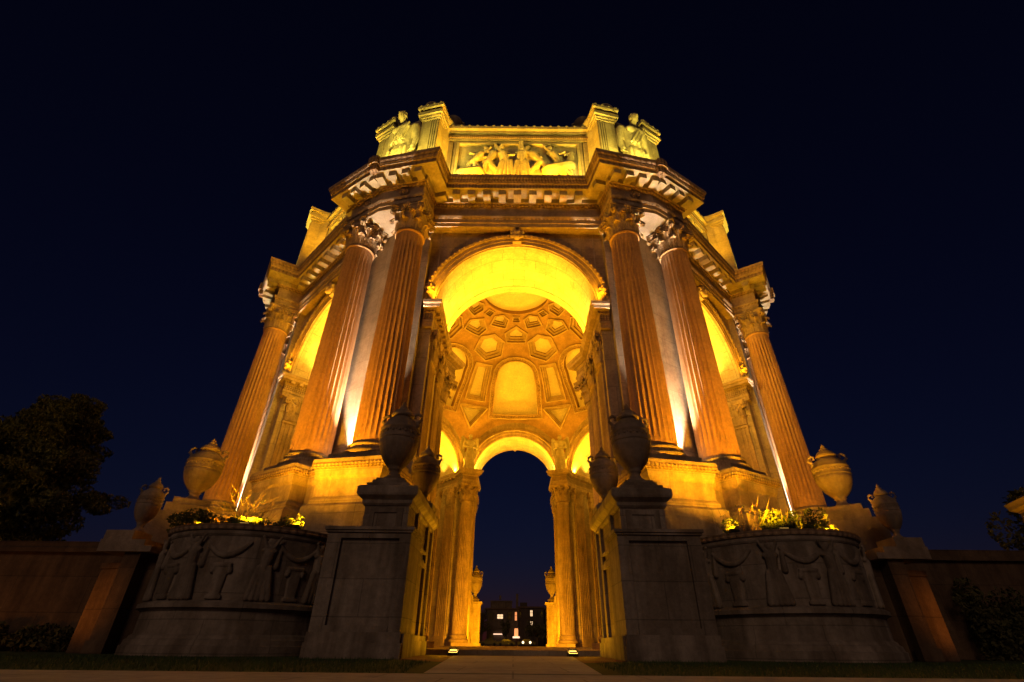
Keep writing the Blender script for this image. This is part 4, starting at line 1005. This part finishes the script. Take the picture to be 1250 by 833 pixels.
def ex1(t, w, h):
    b = MB(); b.box(-3.4,2.4,2,8,h+.35,h+2.0); b.box(-3.6,2.6,1.8,8.2,h+2.0,h+2.25)
    for i in range(4): b.box(-3.5+i*1.9,-3.2+i*1.9,1.7,2.0,h+.35,h+2.0)
    b.build('roof_loggia', M['h1'], t)
    b = MB(); b.box(3.6,4.3,4,4.8,h+.3,h+4.2); b.build('chimney', M['h1'], t); b = MB(); b.box(-1.2,-.6,5,5.6,h+2.7,h+3.8); b.build('chimney', M['h1'], t)
    b = MB(); b.box(-3.0,1.6,-.9,0,3.4,3.65); [b.box(-3.0+i*.46,-2.92+i*.46,-.88,-.8,3.65,4.4) for i in range(11)]; b.box(-3.0,1.6,-.9,-.8,4.4,4.5); b.build('balcony', M['h1'], t)
    b = MB(); b.box(-2.4,.9,-.5,-.3,2.5,2.72); b.build('lamp_row', M['winw'], t)
house('house', 'pale house with roof loggia and one lit balcony window in the far street', hx(597), hx(636), YF, 8.4, M['h1'],
      [(-.7,6.2,1.5,1.0,M['win']),(-3.0,6.0,1.0,1.8,M['dkglass']),(1.8,6.0,1.0,1.8,M['dkglass']),(-3.0,1.2,1.0,1.6,M['dkglass']),(3.6,5.8,.5,2.0,M['wino'])], None, ex1)
def ex2(t, w, h):
    b = MB(); b.box(-3.0,-1.0,3,5,h+.3,h+1.5); b.build('chimney', M['h2'], t)
house('house', 'dark house with two lit windows stacked in the far street', hx(636.5), hx(668), YF+1, 8.9, M['h2'],
      [(.1,6.9,.6,1.4,M['win']),(.1,4.7,.6,1.0,M['win']),(-3.2,6.6,.8,1.5,M['dkglass']),(3.0,6.6,.8,1.5,M['dkglass'])], None, ex2)
house('house', 'dark house with a small blue lit window at the right of the far street', hx(662)+1.6, hx(700), YF-2, 8.4, M['h2'], [(-2.2,6.7,.9,.9,M['winb']),(1.6,6.4,.9,1.5,M['dkglass'])], None)
sh_ = thing('shrine_lamp', 'pointed arched porch glowing white over an orange light in the far street', 'porch', (hx(633.5), YF-3, GZ))
b = MB()
for q in (-1,1): b.box(q*.62-.09,q*.62+.09,-.15,.15,.2,3.4); b.tube([(q*.62,0,3.4),(q*.45,0,4.3),(0,0,5.2)],.11,6)
b.build('arch_frame', M['h1'], sh_); b = MB(); b.box(-.5,.5,.05,.12,2.1,3.9); b.build('glow_panel', M['wino'], sh_); b = MB(); b.box(-.9,.9,-.3,-.1,1.7,2.1); b.build('lamp', M['winw'], sh_)
def car(label, x, y, seed, lights=False):
    t = thing('parked_car', label, 'car', (x,y,GZ), 0, 'cars parked in the far street'); b = MB()
    pr = [(-2.2,.3),(-2.25,.75),(-1.9,.9),(-1.2,.98),(-.7,1.42),(.7,1.45),(1.35,1.0),(2.1,.85),(2.2,.5),(2.15,.3)]
    n = len(pr); v = [(a,-.85,z) for a,z in pr]+[(a,.85,z) for a,z in pr]; b.add(v, [tuple(range(n)),tuple(range(2*n-1,n-1,-1))]+[(i,n+i,n+(i+1)%n,(i+1)%n) for i in range(n)]); b.build('body', M['car'], t)
    b = MB(); b.add([(-1.05,-.86,1.0),(1.2,-.86,1.0),(.65,-.86,1.38),(-.65,-.86,1.36)],[(0,1,2,3)]); b.build('side_window', M['dkglass'], t)
    for wx in (-1.35,1.35):
        for wy in (-.8,.8): w_ = MB(); w_.lathe([(.001,-.1),(.3,-.1),(.33,0),(.3,.1),(.001,.1)],16,0,T(wx,wy,.33) @ RX(PI/2)); w_.build('wheel', M['tyre'], t)
    if lights:
        for q in (-.55,.55): l = MB(); l.ball((q*1.6,-.9,.75),.28,8); l.build('headlight', M['headl'], t)
car('dark parked car in the far street, leftmost', hx(603), YF-14, 1); car('dark parked car in the far street, beside the porch', hx(622), YF-13, 2); car('dark parked car with its lights on in the far street', hx(645), YF-12, 3, True)
for (px_, hh, ww, lb) in ((592,9.5,2.2,'dark conical tree left of the far houses'),(621,5.5,1.3,'small dark tree between the balcony and the porch'),(658,6.3,4.2,'wide dark tree in front of the house with two lit windows'),(680,7.5,3.0,'dark tree at the right of the far street')):
    broad_tree(lb, hx(px_), YF-6, hh, ww, int(px_), 1400)

# ------------------------------------------------------------------ lamps
def bay(k, x, y, z): v = face_X(k) @ Vector((x,y,z)); return (v.x, v.y, v.z)
GF = 'floodlights of the rotunda'
for s_ in (-1,1):            # sodium floods inside the planter rims throw light up the piers and columns
    for (nm, x, d, aim, pw) in (('outer', 9.75, 15.4, (9.9,20.5,9), 3000), ('middle', 7.9, 14.7, (8.2,19.0,17), 7800), ('inner', 6.6, 15.1, (6.0,19,11), 2300)):
        flood(f'sodium floodlight among the shrubs of the {SIDE[s_]} planter, {nm} one', (s_*x, Y(d), 2.9), (s_*aim[0], Y(aim[1]), aim[2]), pw, SOD, M['lens_y'], GF, 125, .12, .3)
for k in (0,-1,1,-2):        # white uplights between the paired columns
    x, y = pier_pt(k, 19.02, 0); ax_, ay_ = pier_pt(k, 18.74, 0)
    nm = {0:'left front',-1:'right front',1:'far left',-2:'far right'}[k]
    flood(f'white floodlight shining up between the paired columns of the {nm} pier', (x, y, 6.12), (ax_, ay_, 12), 21000, WHT, M['lens_w'], GF, 50, .06, .3)
for s_ in (-1,1): spot('planter_lamp', (s_*13.6, Y(21.8), 2.9), (s_*16.8, Y(29.5), 15), 2600, SOD, 80)
for k in (0,-1,1,-2):        # unseen sodium spots added at the pedestal ends to brighten capitals and entablature
    for t_ in (-1,1):
        x, y = pier_pt(k, 20.05, 2.75*t_); ax_, ay_ = pier_pt(k, 19.2, 2.0*t_); spot('pedestal_fill', (x,y,6.12), (ax_,ay_,21.5), 8200, SOD, 64)
for k in range(8):           # lamps on the imposts, lighting vaults and dome
    if k in (2,6): continue
    for sx in (-1,1):
        if k == 4:
            p = bay(4, sx*4.1, -12.95, 15.55)
            flood(f'glaring impost floodlight at the {"right" if sx < 0 else "left"} foot of the far arch', p, bay(4, sx*1.5, -9, 25), 3700, DOM, M['lens_w'], GF, 160, .1, .35)
        else:
            spot('impost_lamp', bay(k, sx*4.2, -13.4, 15.45), bay(k, sx*1.5, -9, 25), 3700, DOM, 160)
        spot('vault_lamp', bay(k, sx*4.1, -15.3, 15.42), bay(k, -sx*2.0, -15.2, 20), 2400 if k in (1,7) else 950, VLT, 160)
        if k in (0,1,7): spot('archivolt_lamp', bay(k, sx*4.5, -17.85, 15.4), bay(k, sx*1.5, -17.6, 20.6), 650, SOD, 120)
for sx, nm in ((-1,'left'),(1,'right')):   # passage and hall
    flood(f'small floodlight on the paving at the {nm} of the path in front of the arch', (sx*1.85, Y(17.6), GZ+.12), (sx*1.9, Y(17.15), GZ+1.12), 130, SOD, M['lens_y'], GF, 168, .1, .30)
    spot('passage_lamp', (sx*2.5, Y(19.6), .05), (sx*2.95, Y(16.4), 1.8), 110, SOD, 110)
    spot('passage_lamp', (sx*2.2, Y(22.5), .1), (sx*4.4, Y(21.5), 7), 2300, SOD, 140)
    spot('hall_lamp', (sx*2.6, Y(43), .1), (sx*4.4, Y(50), 7), 4300, SOD, 140)
    spot('hall_lamp', (sx*6.0, Y(31), .1), (sx*4.6, Y(26), 8), 3600, SOD, 140)
    spot('far_lamp', (sx*2.2, Y(51), .1), (sx*4.0, Y(56), 4), 3400, SOD, 120)
for k in (0,1,-1):           # attic lamps on the cornice ledge
    for x in (-2.4, 2.0): spot('attic_lamp', bay(k, x, -18.5, 23.95), bay(k, x*.6, -17.4, 28), 2700, GLD, 150)
for k in (0,-1,1,-2):
    for t_ in (-2.2, 0.2, 2.2):
        x, y = pier_pt(k, 21.45, t_*.9); tx, ty = pier_pt(k, 19.4, t_*.6); spot('attic_lamp', (x,y,23.95), (tx,ty,28.5), 1500, GRN, 140)
for s_ in (-1,1):
    spot('attic_lamp', (s_*3.5, -18.85, 23.95), (s_*7.4, -18.6, 28.5), 900, GRN, 120)  # extra side light added on the ledge to model the statues
for s_ in (-1,1):            # unseen amber spots added for the colonnade floods, on blocks and left wall
    spot('amber_fill', (s_*14.6, Y(14.2), .0), (s_*12.6, Y(16.4), .9), 230, (1.0,.30,.02), 44, 1.0)
    if s_ < 0: spot('amber_fill', (-17.5, Y(15.5), .0), (-15.5, Y(18.6), 2.4), 55, (1.0,.33,.03), 120)

# ------------------------------------------------------------------ consistent normals
for me in bpy.data.meshes:
    if me.name.split('.')[0] in ('pier','pedestal','planter','drum','rim','coping','cap','outer_block','attic_pier','impost','base','column','inner_column','soil'):
        bm = bmesh.new(); bm.from_mesh(me); bmesh.ops.recalc_face_normals(bm, faces=bm.faces); bm.to_mesh(me); bm.free()
